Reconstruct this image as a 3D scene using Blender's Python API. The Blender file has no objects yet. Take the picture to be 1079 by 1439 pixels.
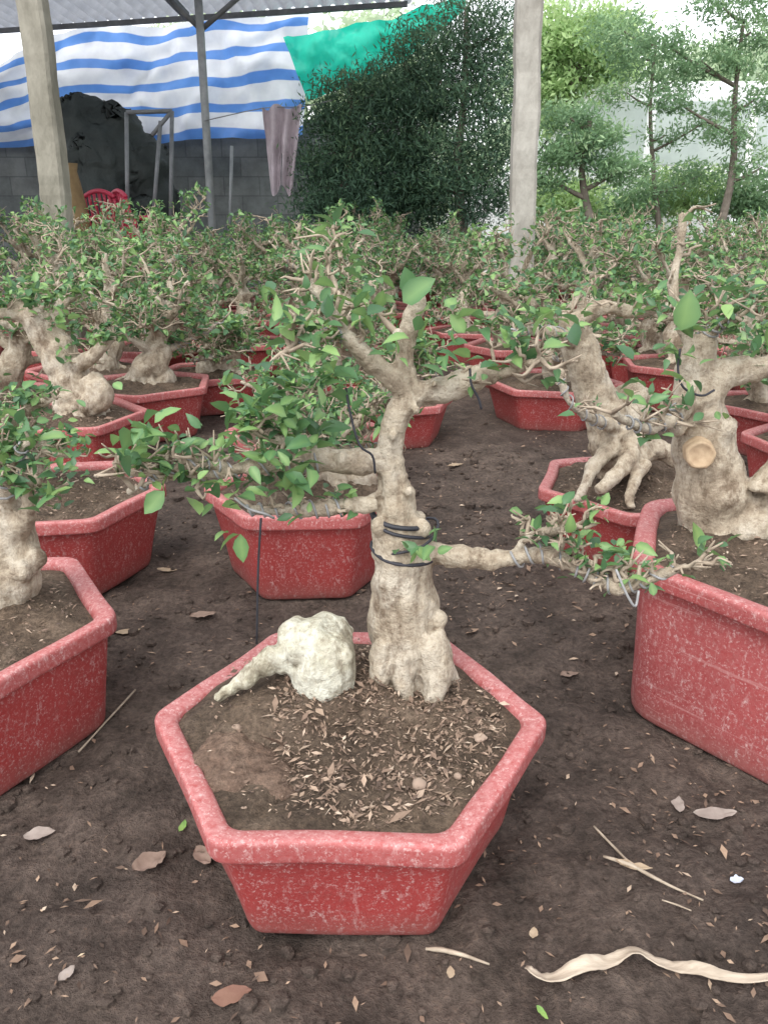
import bpy, math, random
import numpy as np
from mathutils import Vector, Matrix, noise
R=math.radians
scene=bpy.context.scene
COL=scene.collection
F=1100.0; CX=539.5; CY=719.5; TH=R(20.19); HC=0.70
ct,st=math.cos(TH),math.sin(TH)
def ray(px,py):
    x=(px-CX)/F; y=(CY-py)/F
    return Vector((x, ct+y*st, -st+y*ct))
def atz(px,py,z):
    d=ray(px,py); return Vector((0,0,HC))+d*((z-HC)/d.z)
def aty(px,py,Y):
    d=ray(px,py); return Vector((0,0,HC))+d*(Y/d.y)
def m_per_px(px,py,Y):
    return (Y/ray(px,py).y)/F
# ------------------------------------------------------------------ materials
def new_mat(name):
    m=bpy.data.materials.new(name); m.use_nodes=True
    nt=m.node_tree; b=nt.nodes['Principled BSDF']
    return m,nt,b
def N(nt,t,**k):
    n=nt.nodes.new(t)
    for a,v in k.items(): setattr(n,a,v)
    return n
def ramp(nt,stops,src):
    r=N(nt,'ShaderNodeValToRGB'); e=r.color_ramp.elements
    while len(e)<len(stops): e.new(0.5)
    for i,(p,c) in enumerate(stops):
        e[i].position=p; e[i].color=(c[0],c[1],c[2],1)
    nt.links.new(src,r.inputs[0]); return r
def noi(nt,scale,detail=4,rough=.6,co='Object',stretch=None,off=None):
    tc=N(nt,'ShaderNodeTexCoord'); src=tc.outputs[co]
    if stretch or off:
        mp=N(nt,'ShaderNodeMapping')
        if stretch: mp.inputs['Scale'].default_value=stretch
        if off: mp.inputs['Location'].default_value=off
        nt.links.new(src,mp.inputs[0]); src=mp.outputs[0]
    n=N(nt,'ShaderNodeTexNoise'); n.inputs['Scale'].default_value=scale; n.inputs['Detail'].default_value=detail; n.inputs['Roughness'].default_value=rough
    nt.links.new(src,n.inputs['Vector']); return n
def mixc(nt,fac,a,b,mode='MIX'):
    m=N(nt,'ShaderNodeMix',data_type='RGBA',blend_type=mode)
    def put(s,v):
        if hasattr(v,'is_output'): nt.links.new(v,s)
        elif isinstance(v,(int,float)): s.default_value=v
        else: s.default_value=(v[0],v[1],v[2],1)
    put(m.inputs[0],fac); put(m.inputs[6],a); put(m.inputs[7],b)
    return m.outputs[2]
def math_(nt,op,a,b,clamp=False):
    m=N(nt,'ShaderNodeMath',operation=op,use_clamp=clamp)
    for i,v in enumerate((a,b)):
        if hasattr(v,'is_output'): nt.links.new(v,m.inputs[i])
        else: m.inputs[i].default_value=v
    return m.outputs[0]
def bump(nt,b,src,strength,dist):
    bp=N(nt,'ShaderNodeBump'); bp.inputs['Strength'].default_value=strength; bp.inputs['Distance'].default_value=dist
    nt.links.new(src,bp.inputs['Height']); nt.links.new(bp.outputs[0],b.inputs['Normal'])
def simple(name,c1,c2,scale=8,rough=.7,bs=.3,bd=.01,metal=0,stretch=None,trans=0):
    m,nt,b=new_mat(name); n=noi(nt,scale,5,.6,stretch=stretch)
    r=ramp(nt,[(.3,c1),(.7,c2)],n.outputs[0]); nt.links.new(r.outputs[0],b.inputs['Base Color'])
    b.inputs['Roughness'].default_value=rough; b.inputs['Metallic'].default_value=metal
    if bs: bump(nt,b,n.outputs[0],bs,bd)
    if trans:
        t=N(nt,'ShaderNodeBsdfTranslucent'); nt.links.new(r.outputs[0],t.inputs[0]); mx=N(nt,'ShaderNodeMixShader'); mx.inputs[0].default_value=trans
        nt.links.new(b.outputs[0],mx.inputs[1]); nt.links.new(t.outputs[0],mx.inputs[2]); nt.links.new(mx.outputs[0],nt.nodes['Material Output'].inputs[0])
    return m
def pot_mat(name,dust,red=(.31,.030,.028),lines=0,speck=.75):
    m,nt,b=new_mat(name)
    n1=noi(nt,5,4,.6); n2=noi(nt,230,4,.75); n3=noi(nt,30,6,.75); n4=noi(nt,120,3,.7,stretch=(1,1,.35),off=(3,1,7)); n6=noi(nt,120,5,.8,off=(9,2,4))
    base=ramp(nt,[(.3,(red[0]*.82,red[1]*.8,red[2]*.8)),(.7,(red[0]*1.12,red[1]*1.2,red[2]*1.2))],n1.outputs[0])
    geo=N(nt,'ShaderNodeNewGeometry'); sx=N(nt,'ShaderNodeSeparateXYZ'); nt.links.new(geo.outputs['Normal'],sx.inputs[0])
    up=N(nt,'ShaderNodeMapRange'); up.inputs['From Min'].default_value=-.2; up.inputs['From Max'].default_value=1; up.inputs['To Min'].default_value=dust*.35; up.inputs['To Max'].default_value=dust
    nt.links.new(sx.outputs[2],up.inputs[0])
    soft=ramp(nt,[(.34,(.15,.15,.15)),(.64,(1,1,1))],n6.outputs[0])
    film=math_(nt,'MULTIPLY',up.outputs[0],soft.outputs[0])
    c=mixc(nt,film,base.outputs[0],(.54,.29,.28))
    sp=ramp(nt,[(.55,(0,0,0)),(.62,(1,1,1))],n2.outputs[0]); dr=ramp(nt,[(.57,(0,0,0)),(.67,(1,1,1))],n4.outputs[0])
    patch=ramp(nt,[(.34,(.35,.35,.35)),(.6,(1,1,1))],n3.outputs[0])
    s=math_(nt,'ADD',math_(nt,'MULTIPLY',sp.outputs[0],.65),math_(nt,'MULTIPLY',dr.outputs[0],.45),True)
    s=math_(nt,'MULTIPLY',s,patch.outputs[0])
    c=mixc(nt,math_(nt,'MULTIPLY',s,speck),c,(.64,.47,.45))
    if lines:
        n5=noi(nt,1,4,.7,stretch=(3,3,110)); l=ramp(nt,[(.60,(0,0,0)),(.66,(1,1,1))],n5.outputs[0])
        c=mixc(nt,math_(nt,'MULTIPLY',l.outputs[0],.3),c,(.62,.38,.36))
    gr=ramp(nt,[(.30,(.7,.7,.7)),(.42,(0,0,0))],n3.outputs[0]); c=mixc(nt,math_(nt,'MULTIPLY',gr.outputs[0],.35),c,(.18,.06,.05))
    nm=noi(nt,30,5,.7); tc=N(nt,'ShaderNodeTexCoord'); sz=N(nt,'ShaderNodeSeparateXYZ'); nt.links.new(tc.outputs['Object'],sz.inputs[0])
    lo=N(nt,'ShaderNodeMapRange'); lo.inputs['From Min'].default_value=.05; lo.inputs['From Max'].default_value=0.0; lo.inputs['To Min'].default_value=0; lo.inputs['To Max'].default_value=1.0
    nt.links.new(sz.outputs[2],lo.inputs[0])
    c=mixc(nt,math_(nt,'MULTIPLY',lo.outputs[0],nm.outputs[0]),c,(.14,.09,.075))
    nt.links.new(c,b.inputs['Base Color'])
    b.inputs['Roughness'].default_value=.58
    bump(nt,b,n6.outputs[0],.25,.004)
    return m
def bark_mat(name,dark,mid,light,white=.38,wcol=(.61,.57,.49),stain=(.165,.118,.08)):
    m,nt,b=new_mat(name)
    n1=noi(nt,24,6,.7); n2=noi(nt,150,4,.7); nb=noi(nt,9,5,.65,off=(2,5,1)); ns=noi(nt,13,6,.75,off=(7,3,9),stretch=(1,1,.55)); nv=noi(nt,60,4,.7,stretch=(1,1,.3))
    r=ramp(nt,[(.30,dark),(.48,mid),(.68,light)],n1.outputs[0]); c=r.outputs[0]
    wp=ramp(nt,[(.50,(0,0,0)),(.60,(white,white,white))],nb.outputs[0]); c=mixc(nt,wp.outputs[0],c,wcol)
    sp=ramp(nt,[(.36,(.85,.85,.85)),(.45,(0,0,0))],ns.outputs[0]); c=mixc(nt,sp.outputs[0],c,stain)
    r2=ramp(nt,[(.3,(.55,.5,.46)),(.52,(1,1,1))],n2.outputs[0]); c=mixc(nt,.6,c,r2.outputs[0],'MULTIPLY')
    r3=ramp(nt,[(.33,(.5,.44,.38)),(.5,(1,1,1))],nv.outputs[0]); c=mixc(nt,.55,c,r3.outputs[0],'MULTIPLY')
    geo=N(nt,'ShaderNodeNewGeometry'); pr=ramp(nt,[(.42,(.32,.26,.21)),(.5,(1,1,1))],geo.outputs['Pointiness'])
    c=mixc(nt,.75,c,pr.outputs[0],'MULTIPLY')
    nt.links.new(c,b.inputs['Base Color']); b.inputs['Roughness'].default_value=.85; b.inputs['Specular IOR Level'].default_value=.25
    ad=math_(nt,'ADD',n2.outputs[0],math_(nt,'ADD',n1.outputs[0],nv.outputs[0])); bump(nt,b,ad,.7,.006)
    return m
def leaf_mat(name,dark,mid,light,trans=.25,rough=.42,tcol=None):
    m,nt,b=new_mat(name)
    at=N(nt,'ShaderNodeAttribute'); at.attribute_name='tint'
    r=ramp(nt,[(0,dark),(.55,mid),(1,light)],at.outputs['Fac'])
    nt.links.new(r.outputs[0],b.inputs['Base Color']); b.inputs['Roughness'].default_value=rough
    t=N(nt,'ShaderNodeBsdfTranslucent'); h=mixc(nt,.5,r.outputs[0],tcol or light); nt.links.new(h,t.inputs[0])
    mx=N(nt,'ShaderNodeMixShader'); mx.inputs[0].default_value=trans
    nt.links.new(b.outputs[0],mx.inputs[1]); nt.links.new(t.outputs[0],mx.inputs[2])
    nt.links.new(mx.outputs[0],nt.nodes['Material Output'].inputs[0])
    return m
def tint_mat(name,stops,rough=.8):
    m,nt,b=new_mat(name); at=N(nt,'ShaderNodeAttribute'); at.attribute_name='tint'
    r=ramp(nt,stops,at.outputs['Fac']); n=noi(nt,90,3,.6)
    r2=ramp(nt,[(.3,(.65,.62,.6)),(.6,(1,1,1))],n.outputs[0])
    c=mixc(nt,.8,r.outputs[0],r2.outputs[0],'MULTIPLY')
    nt.links.new(c,b.inputs['Base Color']); b.inputs['Roughness'].default_value=rough
    return m
M={}
M['pot']=pot_mat('red_plastic',.22); M['rim']=pot_mat('dusty_red_plastic',.66,(.32,.042,.04),0,.85)
M['pot_dusty']=pot_mat('dusty_tall_plastic',.5,(.31,.04,.04),1,.85)
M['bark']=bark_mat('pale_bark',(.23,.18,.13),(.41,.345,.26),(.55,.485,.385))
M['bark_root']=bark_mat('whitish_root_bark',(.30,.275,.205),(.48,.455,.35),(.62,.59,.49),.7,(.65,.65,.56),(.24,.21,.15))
M['twig']=simple('twig_bark',(.21,.16,.115),(.46,.385,.295),40,.85,.4,.004)
M['leaf']=leaf_mat('bonsai_leaf',(.04,.10,.058),(.088,.20,.08),(.27,.43,.15),.3,.45)
M['wire']=simple('aluminium_wire',(.22,.22,.22),(.34,.34,.34),30,.65,0,0,.1)
M['black']=simple('black_band',(.014,.015,.02),(.035,.035,.045),30,.6,0)
M['cut']=simple('sawn_wood',(.34,.23,.14),(.54,.41,.27),60,.85,.3,.004)
M['litter']=tint_mat('litter',[(0,(.07,.048,.036)),(.35,(.20,.13,.09)),(.7,(.37,.26,.18)),(.93,(.52,.42,.32)),(1,(.5,.38,.16))])
M['mulch']=tint_mat('husk_mulch',[(0,(.075,.052,.04)),(.4,(.21,.14,.10)),(.75,(.38,.275,.20)),(1,(.56,.46,.36))])
M['dryleaf']=simple('dry_leaf',(.14,.095,.07),(.28,.20,.16),30,.85,.4,.004)
M['greyleaf']=simple('grey_leaf',(.21,.17,.145),(.36,.305,.27),30,.8,.4,.004)
M['tanleaf']=simple('tan_leaf',(.26,.185,.12),(.42,.33,.23),30,.8,.4,.004)
M['redleaf']=simple('red_leaf',(.15,.07,.05),(.23,.13,.09),30,.8,.4,.004)
M['freshleaf']=simple('fresh_leaf',(.10,.22,.05),(.25,.38,.10),30,.5,.3,.003)
M['foil']=simple('foil_scrap',(.35,.4,.5),(.65,.68,.75),40,.35,0)
M['lamp']=simple('headlight_glass',(.55,.57,.58),(.7,.72,.73),20,.2,0)
M['strip']=simple('dry_strip',(.30,.24,.18),(.50,.42,.33),25,.75,.4,.005,stretch=(1,6,1))
M['concrete']=simple('concrete',(.22,.205,.175),(.43,.41,.365),9,.9,.6,.03,stretch=(1,1,.5))
M['concrete_mossy']=simple('concrete_mossy',(.13,.122,.092),(.33,.31,.255),9,.9,.7,.03,stretch=(1,1,.4))
M['steel']=simple('galvanised_steel',(.25,.27,.28),(.40,.42,.43),12,.55,0,0,.2)
M['darksteel']=simple('dull_steel',(.15,.16,.17),(.26,.27,.28),12,.6,0,0,.2)
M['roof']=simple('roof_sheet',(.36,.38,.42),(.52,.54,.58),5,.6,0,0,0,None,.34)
M['redchair']=simple('red_chair_plastic',(.42,.025,.06),(.48,.04,.08),5,.4,0)
M['heap']=simple('dark_tarpaulin',(.014,.020,.019),(.036,.047,.044),5,.7,.6,.05)
M['sack']=simple('brown_sack',(.17,.11,.05),(.28,.19,.09),10,.85,.5,.02)
M['cloth']=simple('mauve_cloth',(.38,.32,.35),(.52,.45,.48),14,.9,.4,.01)
M['white']=simple('white_paint',(.78,.80,.80),(.84,.86,.86),3,.3,0)
M['glass']=simple('tinted_glass',(.36,.42,.40),(.52,.58,.55),2,.2,0)
M['tyre']=simple('tyre_rubber',(.015,.015,.015),(.03,.03,.03),20,.8,0)
M['trunk_dark']=simple('dark_trunk',(.09,.075,.06),(.19,.16,.13),14,.9,.5,.02)
M['ever']=leaf_mat('evergreen_leaf',(.030,.066,.045),(.066,.138,.078),(.155,.25,.125),.24,.7)  # dark tones lifted: haze in front of the evergreens is put into the colour
M['bright']=leaf_mat('bright_leaf',(.20,.33,.13),(.37,.54,.22),(.58,.72,.37),.45,.6)
M['podo']=leaf_mat('podocarpus_leaf',(.09,.175,.095),(.195,.335,.165),(.40,.55,.30),.38,.6)  # paler than the foliage itself, washed-out haze painted into the leaf colours
M['far']=leaf_mat('hazy_leaf',(.36,.48,.33),(.52,.64,.44),(.72,.80,.60),.45,.8)  # no haze in the air; it is painted in as pale leaf colour
M['pebble']=simple('clay_lump',(.21,.15,.11),(.35,.26,.20),20,.9,.4,.006)
def soil_mat(name,cols,sc,rough=.9):
    m,nt,b=new_mat(name)
    n1=noi(nt,sc,6,.7); n2=noi(nt,sc*9,5,.75); n3=noi(nt,sc*.22,4,.55)
    r=ramp(nt,[(.3,cols[0]),(.5,cols[1]),(.72,cols[2])],n1.outputs[0])
    r2=ramp(nt,[(.32,(.38,.36,.35)),(.55,(1,1,1)),(.72,(1.5,1.42,1.34))],n2.outputs[0])
    c=mixc(nt,.9,r.outputs[0],r2.outputs[0],'MULTIPLY')
    r3=ramp(nt,[(.35,(.68,.65,.63)),(.6,(1.1,1.06,1.0))],n3.outputs[0])
    c=mixc(nt,.85,c,r3.outputs[0],'MULTIPLY')
    nt.links.new(c,b.inputs['Base Color'])
    rr=ramp(nt,[(.3,(.55,.55,.55)),(.6,(rough,rough,rough))],n3.outputs[0]); nt.links.new(rr.outputs[0],b.inputs['Roughness'])
    b.inputs['Specular IOR Level'].default_value=.25
    bump(nt,b,math_(nt,'ADD',n1.outputs[0],n2.outputs[0]),.9,.015)
    return m
M['soil']=soil_mat('pot_soil',[(.085,.064,.048),(.175,.13,.096),(.28,.215,.165)],16)
M['clod']=soil_mat('clay_clod',[(.16,.108,.08),(.25,.172,.13),(.33,.24,.185)],14)
M['ground']=soil_mat('ground_soil',[(.055,.043,.036),(.116,.090,.077),(.188,.148,.127)],11)
M['slab']=simple('old_concrete_floor',(.10,.095,.085),(.2,.19,.17),3,.9,.3,.01)
# ------------------------------------------------------------------ mesh helpers
def cat(pts,sub):
    P=[np.array(p,float) for p in pts]; P=[2*P[0]-P[1]]+P+[2*P[-1]-P[-2]]
    out=[]
    for i in range(1,len(P)-2):
        for k in range(sub):
            t=k/sub; a,b,c,d=P[i-1],P[i],P[i+1],P[i+2]
            out.append(.5*((2*b)+(-a+c)*t+(2*a-5*b+4*c-d)*t*t+(-a+3*b-3*c+d)*t**3))
    out.append(P[-2]); return out
def frames(pts):
    pts=[Vector(p[:3]) for p in pts]; n=len(pts); out=[]; Nn=None
    for i in range(n):
        T=(pts[min(i+1,n-1)]-pts[max(i-1,0)])
        T=T.normalized() if T.length>1e-9 else Vector((0,0,1))
        if Nn is None:
            a=Vector((1,0,0)) if abs(T.x)<.8 else Vector((0,1,0)); Nn=T.cross(a).normalized()
        else:
            Nn=(Nn-T*Nn.dot(T)); Nn=Nn.normalized() if Nn.length>1e-6 else T.orthogonal().normalized()
        out.append((pts[i],T,Nn,T.cross(Nn)))
    return out
class MB:
    def __init__(s): s.v=[]; s.f=[]
    def add(s,vs,fs):
        o=len(s.v); s.v+= [tuple(v) for v in vs]; s.f+=[tuple(i+o for i in f) for f in fs]
    def tube(s,pts,n=8,sub=4,seed=0,lump=0):
        c=cat(pts,sub) if sub>1 else [np.array(p,float) for p in pts]
        fr=frames(c); vs=[]; fs=[]
        for i,(p,T,a,b) in enumerate(fr):
            r=max(c[i][3],.0004)
            for k in range(n):
                an=2*math.pi*k/n; d=a*math.cos(an)+b*math.sin(an)
                q=p+d*r
                if lump: q=p+d*r*(1+lump*noise.noise(q*(.6/max(r,.004))+Vector((seed,0,0))))
                vs.append(q)
        m=len(fr)
        for i in range(m-1):
            for k in range(n):
                fs.append((i*n+k,i*n+(k+1)%n,(i+1)*n+(k+1)%n,(i+1)*n+k))
        fs.append(tuple(range(n-1,-1,-1))); fs.append(tuple((m-1)*n+k for k in range(n)))
        s.add(vs,fs); return c
    def ball(s,c,r,sc=(1,1,1),n=12):
        vs=[];fs=[];m=n//2
        for i in range(1,m):
            for k in range(n):
                a=math.pi*i/m;b=2*math.pi*k/n
                vs.append((c[0]+r*sc[0]*math.sin(a)*math.cos(b),c[1]+r*sc[1]*math.sin(a)*math.sin(b),c[2]+r*sc[2]*math.cos(a)))
        vs.append((c[0],c[1],c[2]+r*sc[2])); vs.append((c[0],c[1],c[2]-r*sc[2])); t=len(vs)-2
        for i in range(m-2):
            for k in range(n): fs.append((i*n+k,(i+1)*n+k,(i+1)*n+(k+1)%n,i*n+(k+1)%n))
        for k in range(n):
            fs.append((t,k,(k+1)%n)); fs.append((t+1,(m-2)*n+(k+1)%n,(m-2)*n+k))
        s.add(vs,fs)
    def box(s,lo,hi):
        x0,y0,z0=lo;x1,y1,z1=hi
        s.add([(x0,y0,z0),(x1,y0,z0),(x1,y1,z0),(x0,y1,z0),(x0,y0,z1),(x1,y0,z1),(x1,y1,z1),(x0,y1,z1)],
              [(3,2,1,0),(4,5,6,7),(0,1,5,4),(1,2,6,5),(2,3,7,6),(3,0,4,7)])
    def rings(s,rs,close=True,capb=True,capt=False):
        n=len(rs[0]); vs=[p for r in rs for p in r]; fs=[]
        for i in range(len(rs)-1):
            for k in range(n): fs.append((i*n+k,i*n+(k+1)%n,(i+1)*n+(k+1)%n,(i+1)*n+k))
        if capb: fs.append(tuple(range(n-1,-1,-1)))
        if capt: fs.append(tuple((len(rs)-1)*n+k for k in range(n)))
        s.add(vs,fs)
    def mesh(s,name,org=(0,0,0)):
        me=bpy.data.meshes.new(name); o=Vector(org)
        me.from_pydata([Vector(v)-o for v in s.v],[],s.f); me.update(); return me
    def build(s,name,mat,parent=None,org=(0,0,0),smooth=True,bevel=0):
        return link(name,s.mesh(name,org),mat,parent,smooth,bevel)
def link(name,me,mat,parent=None,smooth=True,bevel=0):
    ob=bpy.data.objects.new(name,me); COL.objects.link(ob)
    if mat: me.materials.clear(); me.materials.append(mat)
    if smooth: me.polygons.foreach_set('use_smooth',[True]*len(me.polygons))
    if bevel:
        b=ob.modifiers.new('b','BEVEL'); b.width=bevel; b.segments=2; b.limit_method='ANGLE'
    if parent: ob.parent=parent
    return ob
def tag(o,label=None,cat_=None,group=None,kind=None):
    if label: o['label']=label
    if cat_: o['category']=cat_
    if group: o['group']=group
    if kind: o['kind']=kind
    return o
def thing(name,label,cat_,loc=(0,0,0),group=None):
    o=bpy.data.objects.new(name,None); COL.objects.link(o); o.location=loc; o.empty_display_size=.1
    return tag(o,label,cat_,group)
def dup(root,loc,rz,sc,label,group=None):
    r=root.copy(); COL.objects.link(r); r.location=loc; r.rotation_euler=(0,0,rz); r.scale=sc
    r['label']=label
    if group: r['group']=group
    elif 'group' in r: del r['group']
    for ch in list(root.children):
        c=ch.copy(); COL.objects.link(c); c.parent=r
        for g in list(ch.children):
            d=g.copy(); COL.objects.link(d); d.parent=c
    return r
class LB:
    def __init__(s): s.v=[]; s.f=[]; s.t=[]
    def leaf(s,p,d,up,L,W,bend,tint):
        d=d.normalized(); r=d.cross(up)
        if r.length<1e-3: r=d.orthogonal()
        r.normalize(); n=r.cross(d).normalized(); o=len(s.v)
        k=(hash((round(p.x*9999),round(p.y*9999)))%100)/100-.5; c1=.10*k; c2=-.12*k
        def pt(u,w,fold): return p+d*(L*u)+r*(W*w)+n*(-bend*L*u*u+fold*W)
        s.v+=[pt(0,0,0),pt(.2,-.36,.16+c1),pt(.22,0,0),pt(.2,.36,.16+c2),pt(.45,-.48,.2+c2),pt(.46,0,0),pt(.45,.48,.2+c1),pt(.76,-.30,.13+c1),pt(.77,0,0),pt(.76,.30,.13+c2),pt(1,0,0)]
        s.f+=[tuple(i+o for i in f) for f in ((0,2,1),(0,3,2),(1,2,5,4),(2,3,6,5),(4,5,8,7),(5,6,9,8),(7,8,10),(8,9,10))]
        a,b_=tint*.9,min(1,tint*1.12+.07)
        s.t+=[tint,a,b_,a,a,b_,a,a,b_,a,tint]
    def build(s,name,mat,parent,org=(0,0,0)):
        me=bpy.data.meshes.new(name); o=Vector(org); me.from_pydata([v-o for v in s.v],[],s.f); me.update()
        a=me.attributes.new('tint','FLOAT','POINT'); a.data.foreach_set('value',np.clip(np.array(s.t,dtype=np.float32),0,1))
        return link(name,me,mat,parent)
def quads(name,P,D,Rr,L,W,tint,mat,parent=None,org=(0,0,0)):
    n=len(P); P=P-np.array(org)
    L=np.broadcast_to(L,(n,))[:,None]; W=np.broadcast_to(W,(n,))[:,None]
    Nn=np.cross(Rr,D)
    mid=P+D*L*.45
    V=np.stack([P,mid-Rr*W*.5+Nn*W*.15,P+D*L,mid+Rr*W*.5+Nn*W*.15],1).reshape(-1,3)
    me=bpy.data.meshes.new(name); me.vertices.add(4*n); me.vertices.foreach_set('co',V.astype(np.float32).ravel())
    me.loops.add(4*n); me.loops.foreach_set('vertex_index',np.arange(4*n,dtype=np.int32))
    me.polygons.add(n); me.polygons.foreach_set('loop_start',np.arange(0,4*n,4,dtype=np.int32))
    me.update(calc_edges=True)
    a=me.attributes.new('tint','FLOAT','POINT'); a.data.foreach_set('value',np.repeat(np.clip(tint,0,1),4).astype(np.float32))
    return link(name,me,mat,parent,False)
def unit(a): return a/np.maximum(np.linalg.norm(a,axis=1,keepdims=True),1e-9)
def woody(mb,voxel,amp,seed=0,smooth=2):
    me=mb.mesh('tmp'); ob=bpy.data.objects.new('tmp',me); COL.objects.link(ob)
    m=ob.modifiers.new('r','REMESH'); m.mode='VOXEL'; m.voxel_size=voxel
    if smooth:
        s=ob.modifiers.new('s','SMOOTH'); s.factor=.5; s.iterations=smooth
    dg=bpy.context.evaluated_depsgraph_get(); dg.update()
    out=bpy.data.meshes.new_from_object(ob.evaluated_get(dg)); bpy.data.objects.remove(ob); bpy.data.meshes.remove(me)
    if amp==0: return out
    nn=[v.normal.copy() for v in out.vertices]; off=Vector((seed*3.1,seed*1.7,0))
    for v,n_ in zip(out.vertices,nn):
        p=v.co+off
        k=noise.noise(Vector((p.x*34,p.y*34,p.z*12))); rid=max(0,1-5*abs(k))   # thin lengthwise creases
        d=amp*(.8*noise.noise(p*20)+1.0*noise.noise(Vector((p.x*42,p.y*42,p.z*7)))+.35*noise.noise(p*60)+.35*noise.noise(Vector((p.x*95,p.y*95,p.z*32)))+.2*noise.noise(p*190)-.5*rid)
        v.co+=n_*d
    out.update(); return out
def combine(me,tw,name='trunk'):
    n0=len(me.vertices); f0=len(me.polygons)
    V=[v.co.copy() for v in me.vertices]+[Vector(v) for v in tw.v]; Fs=[tuple(p.vertices) for p in me.polygons]+[tuple(i+n0 for i in f) for f in tw.f]
    out=bpy.data.meshes.new(name); out.from_pydata(V,[],Fs); out.update(); return out,f0
def woodobj(tr,tw,vox,amp,seed,mat,parent,org=(0,0,0),smooth=1):
    me,f0=combine(woody(tr,vox,amp,seed,smooth),tw)
    o=Vector(org)
    for v in me.vertices: v.co-=o
    ob=link('trunk',me,mat,parent); me.materials.append(M['twig'])
    mi=np.zeros(len(me.polygons),dtype=np.int32); mi[f0:]=1; me.polygons.foreach_set('material_index',mi); return ob
def vn(x,y,s):
    x=np.asarray(x,float)*s; y=np.asarray(y,float)*s
    xi=np.floor(x); yi=np.floor(y); u=x-xi; v=y-yi; u=u*u*(3-2*u); v=v*v*(3-2*v)
    h=lambda a,b: np.modf(np.abs(np.sin(a*127.1+b*311.7)*43758.5453))[0]
    return (h(xi,yi)*(1-u)+h(xi+1,yi)*u)*(1-v)+(h(xi,yi+1)*(1-u)+h(xi+1,yi+1)*u)*v-.5
def gz(x,y):
    return .018*vn(x,y,3.1)+.014*vn(x,y,11)+.010*vn(x,y,31)+.007*vn(x,y,75)-.002
rng=np.random.default_rng(5); rnd=random.Random(11)
# ------------------------------------------------------------------ world, sun, camera
w=bpy.data.worlds.new("World"); scene.world=w; w.use_nodes=True; nt=w.node_tree
bg=nt.nodes['Background']; sky=nt.nodes.new('ShaderNodeTexSky'); sky.sky_type='NISHITA'; sky.sun_disc=False
SE,SR=R(58),R(205)
sky.sun_elevation=SE; sky.sun_rotation=SR; sky.air_density=1.0; sky.dust_density=1.6; sky.ozone_density=1.0
hs=nt.nodes.new('ShaderNodeHueSaturation'); hs.inputs['Saturation'].default_value=.14; hs.inputs['Value'].default_value=2.9
nt.links.new(sky.outputs[0],hs.inputs['Color']); nt.links.new(hs.outputs[0],bg.inputs[0]); bg.inputs[1].default_value=.15
sl=bpy.data.lights.new('sun','SUN'); sl.energy=1.5; sl.angle=R(35); sl.color=(1,.96,.9)
so=bpy.data.objects.new('sun',sl); COL.objects.link(so)
sd=Vector((math.sin(SR)*math.cos(SE),math.cos(SR)*math.cos(SE),math.sin(SE)))
so.rotation_euler=sd.to_track_quat('Z','Y').to_euler()
cam=bpy.data.cameras.new('camera'); co=bpy.data.objects.new('camera',cam); COL.objects.link(co)
cam.sensor_fit='VERTICAL'; cam.sensor_height=24; cam.lens=24*F/1439; cam.clip_start=.02; cam.clip_end=2000
co.location=(0,0,HC); co.rotation_euler=(R(90)-TH,0,0); scene.camera=co
scene.view_settings.view_transform='Standard'; scene.view_settings.look='None'; scene.view_settings.exposure=0
# ------------------------------------------------------------------ ground
def axis(lo,hi,step,far,g):
    a=list(np.arange(lo,hi,step)); s=step; x=a[-1]
    while x<far: s*=g; x+=s; a.append(x)
    b=[]; s=step; x=lo
    while x>-far: s*=g; x-=s; b.append(x)
    return np.array(b[::-1]+a)
gx=axis(-1.1,1.1,.009,260,1.09); gy=axis(.2,2.0,.009,260,1.09)
X,Y=np.meshgrid(gx,gy); amp=1/(1+np.maximum(0,np.hypot(X,Y)-6)*.3)
Z=gz(X,Y)*amp
nx,ny=len(gx),len(gy); idx=np.arange(nx*ny).reshape(ny,nx)
fs=np.stack([idx[:-1,:-1],idx[:-1,1:],idx[1:,1:],idx[1:,:-1]],-1).reshape(-1,4)
me=bpy.data.meshes.new('ground'); me.from_pydata(np.stack([X,Y,Z],-1).reshape(-1,3).tolist(),[],fs.tolist()); me.update()
tag(link('ground',me,M['ground']),kind='structure')
n=24000; lx=rng.uniform(-1.6,1.6,n); ly=.3+3.0*rng.random(n)**1.4
keep=np.clip((vn(lx,ly,5)+.5)*1.2-.12,0.08,1)>rng.random(n); lx,ly=lx[keep],ly[keep]; n=len(lx)
a=rng.uniform(0,2*np.pi,n); D=unit(np.stack([np.cos(a),np.sin(a),rng.normal(0,.18,n)],1))
Rr=unit(np.cross(D,np.stack([rng.normal(0,.3,n),rng.normal(0,.3,n),np.ones(n)],1)))
L=rng.gamma(2.2,.0026,n)+.003
tag(quads('leaf_litter',np.stack([lx,ly,gz(lx,ly)+.004],1),D,Rr,L,L*rng.uniform(.15,.55,n),rng.beta(1.6,2.4,n),M['litter']),'scattered husks and leaf crumbs on the bare dark soil','litter',kind='stuff')
cl=MB(); n=4600; lx=rng.uniform(-1.4,1.4,n); ly=.3+2.2*rng.random(n)**1.5
for i in range(n):
    r=rng.gamma(2,.0016)+.0013; p=(lx[i],ly[i],float(gz(lx[i],ly[i]))+r*.3)
    cl.ball(p,r,(rng.uniform(.8,1.4),rng.uniform(.8,1.4),rng.uniform(.5,.9)),6)
tag(cl.build('soil_crumbs',M['ground'],smooth=False),'small crumbs and clods of dark soil strewn on the ground','soil',kind='stuff')
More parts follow.
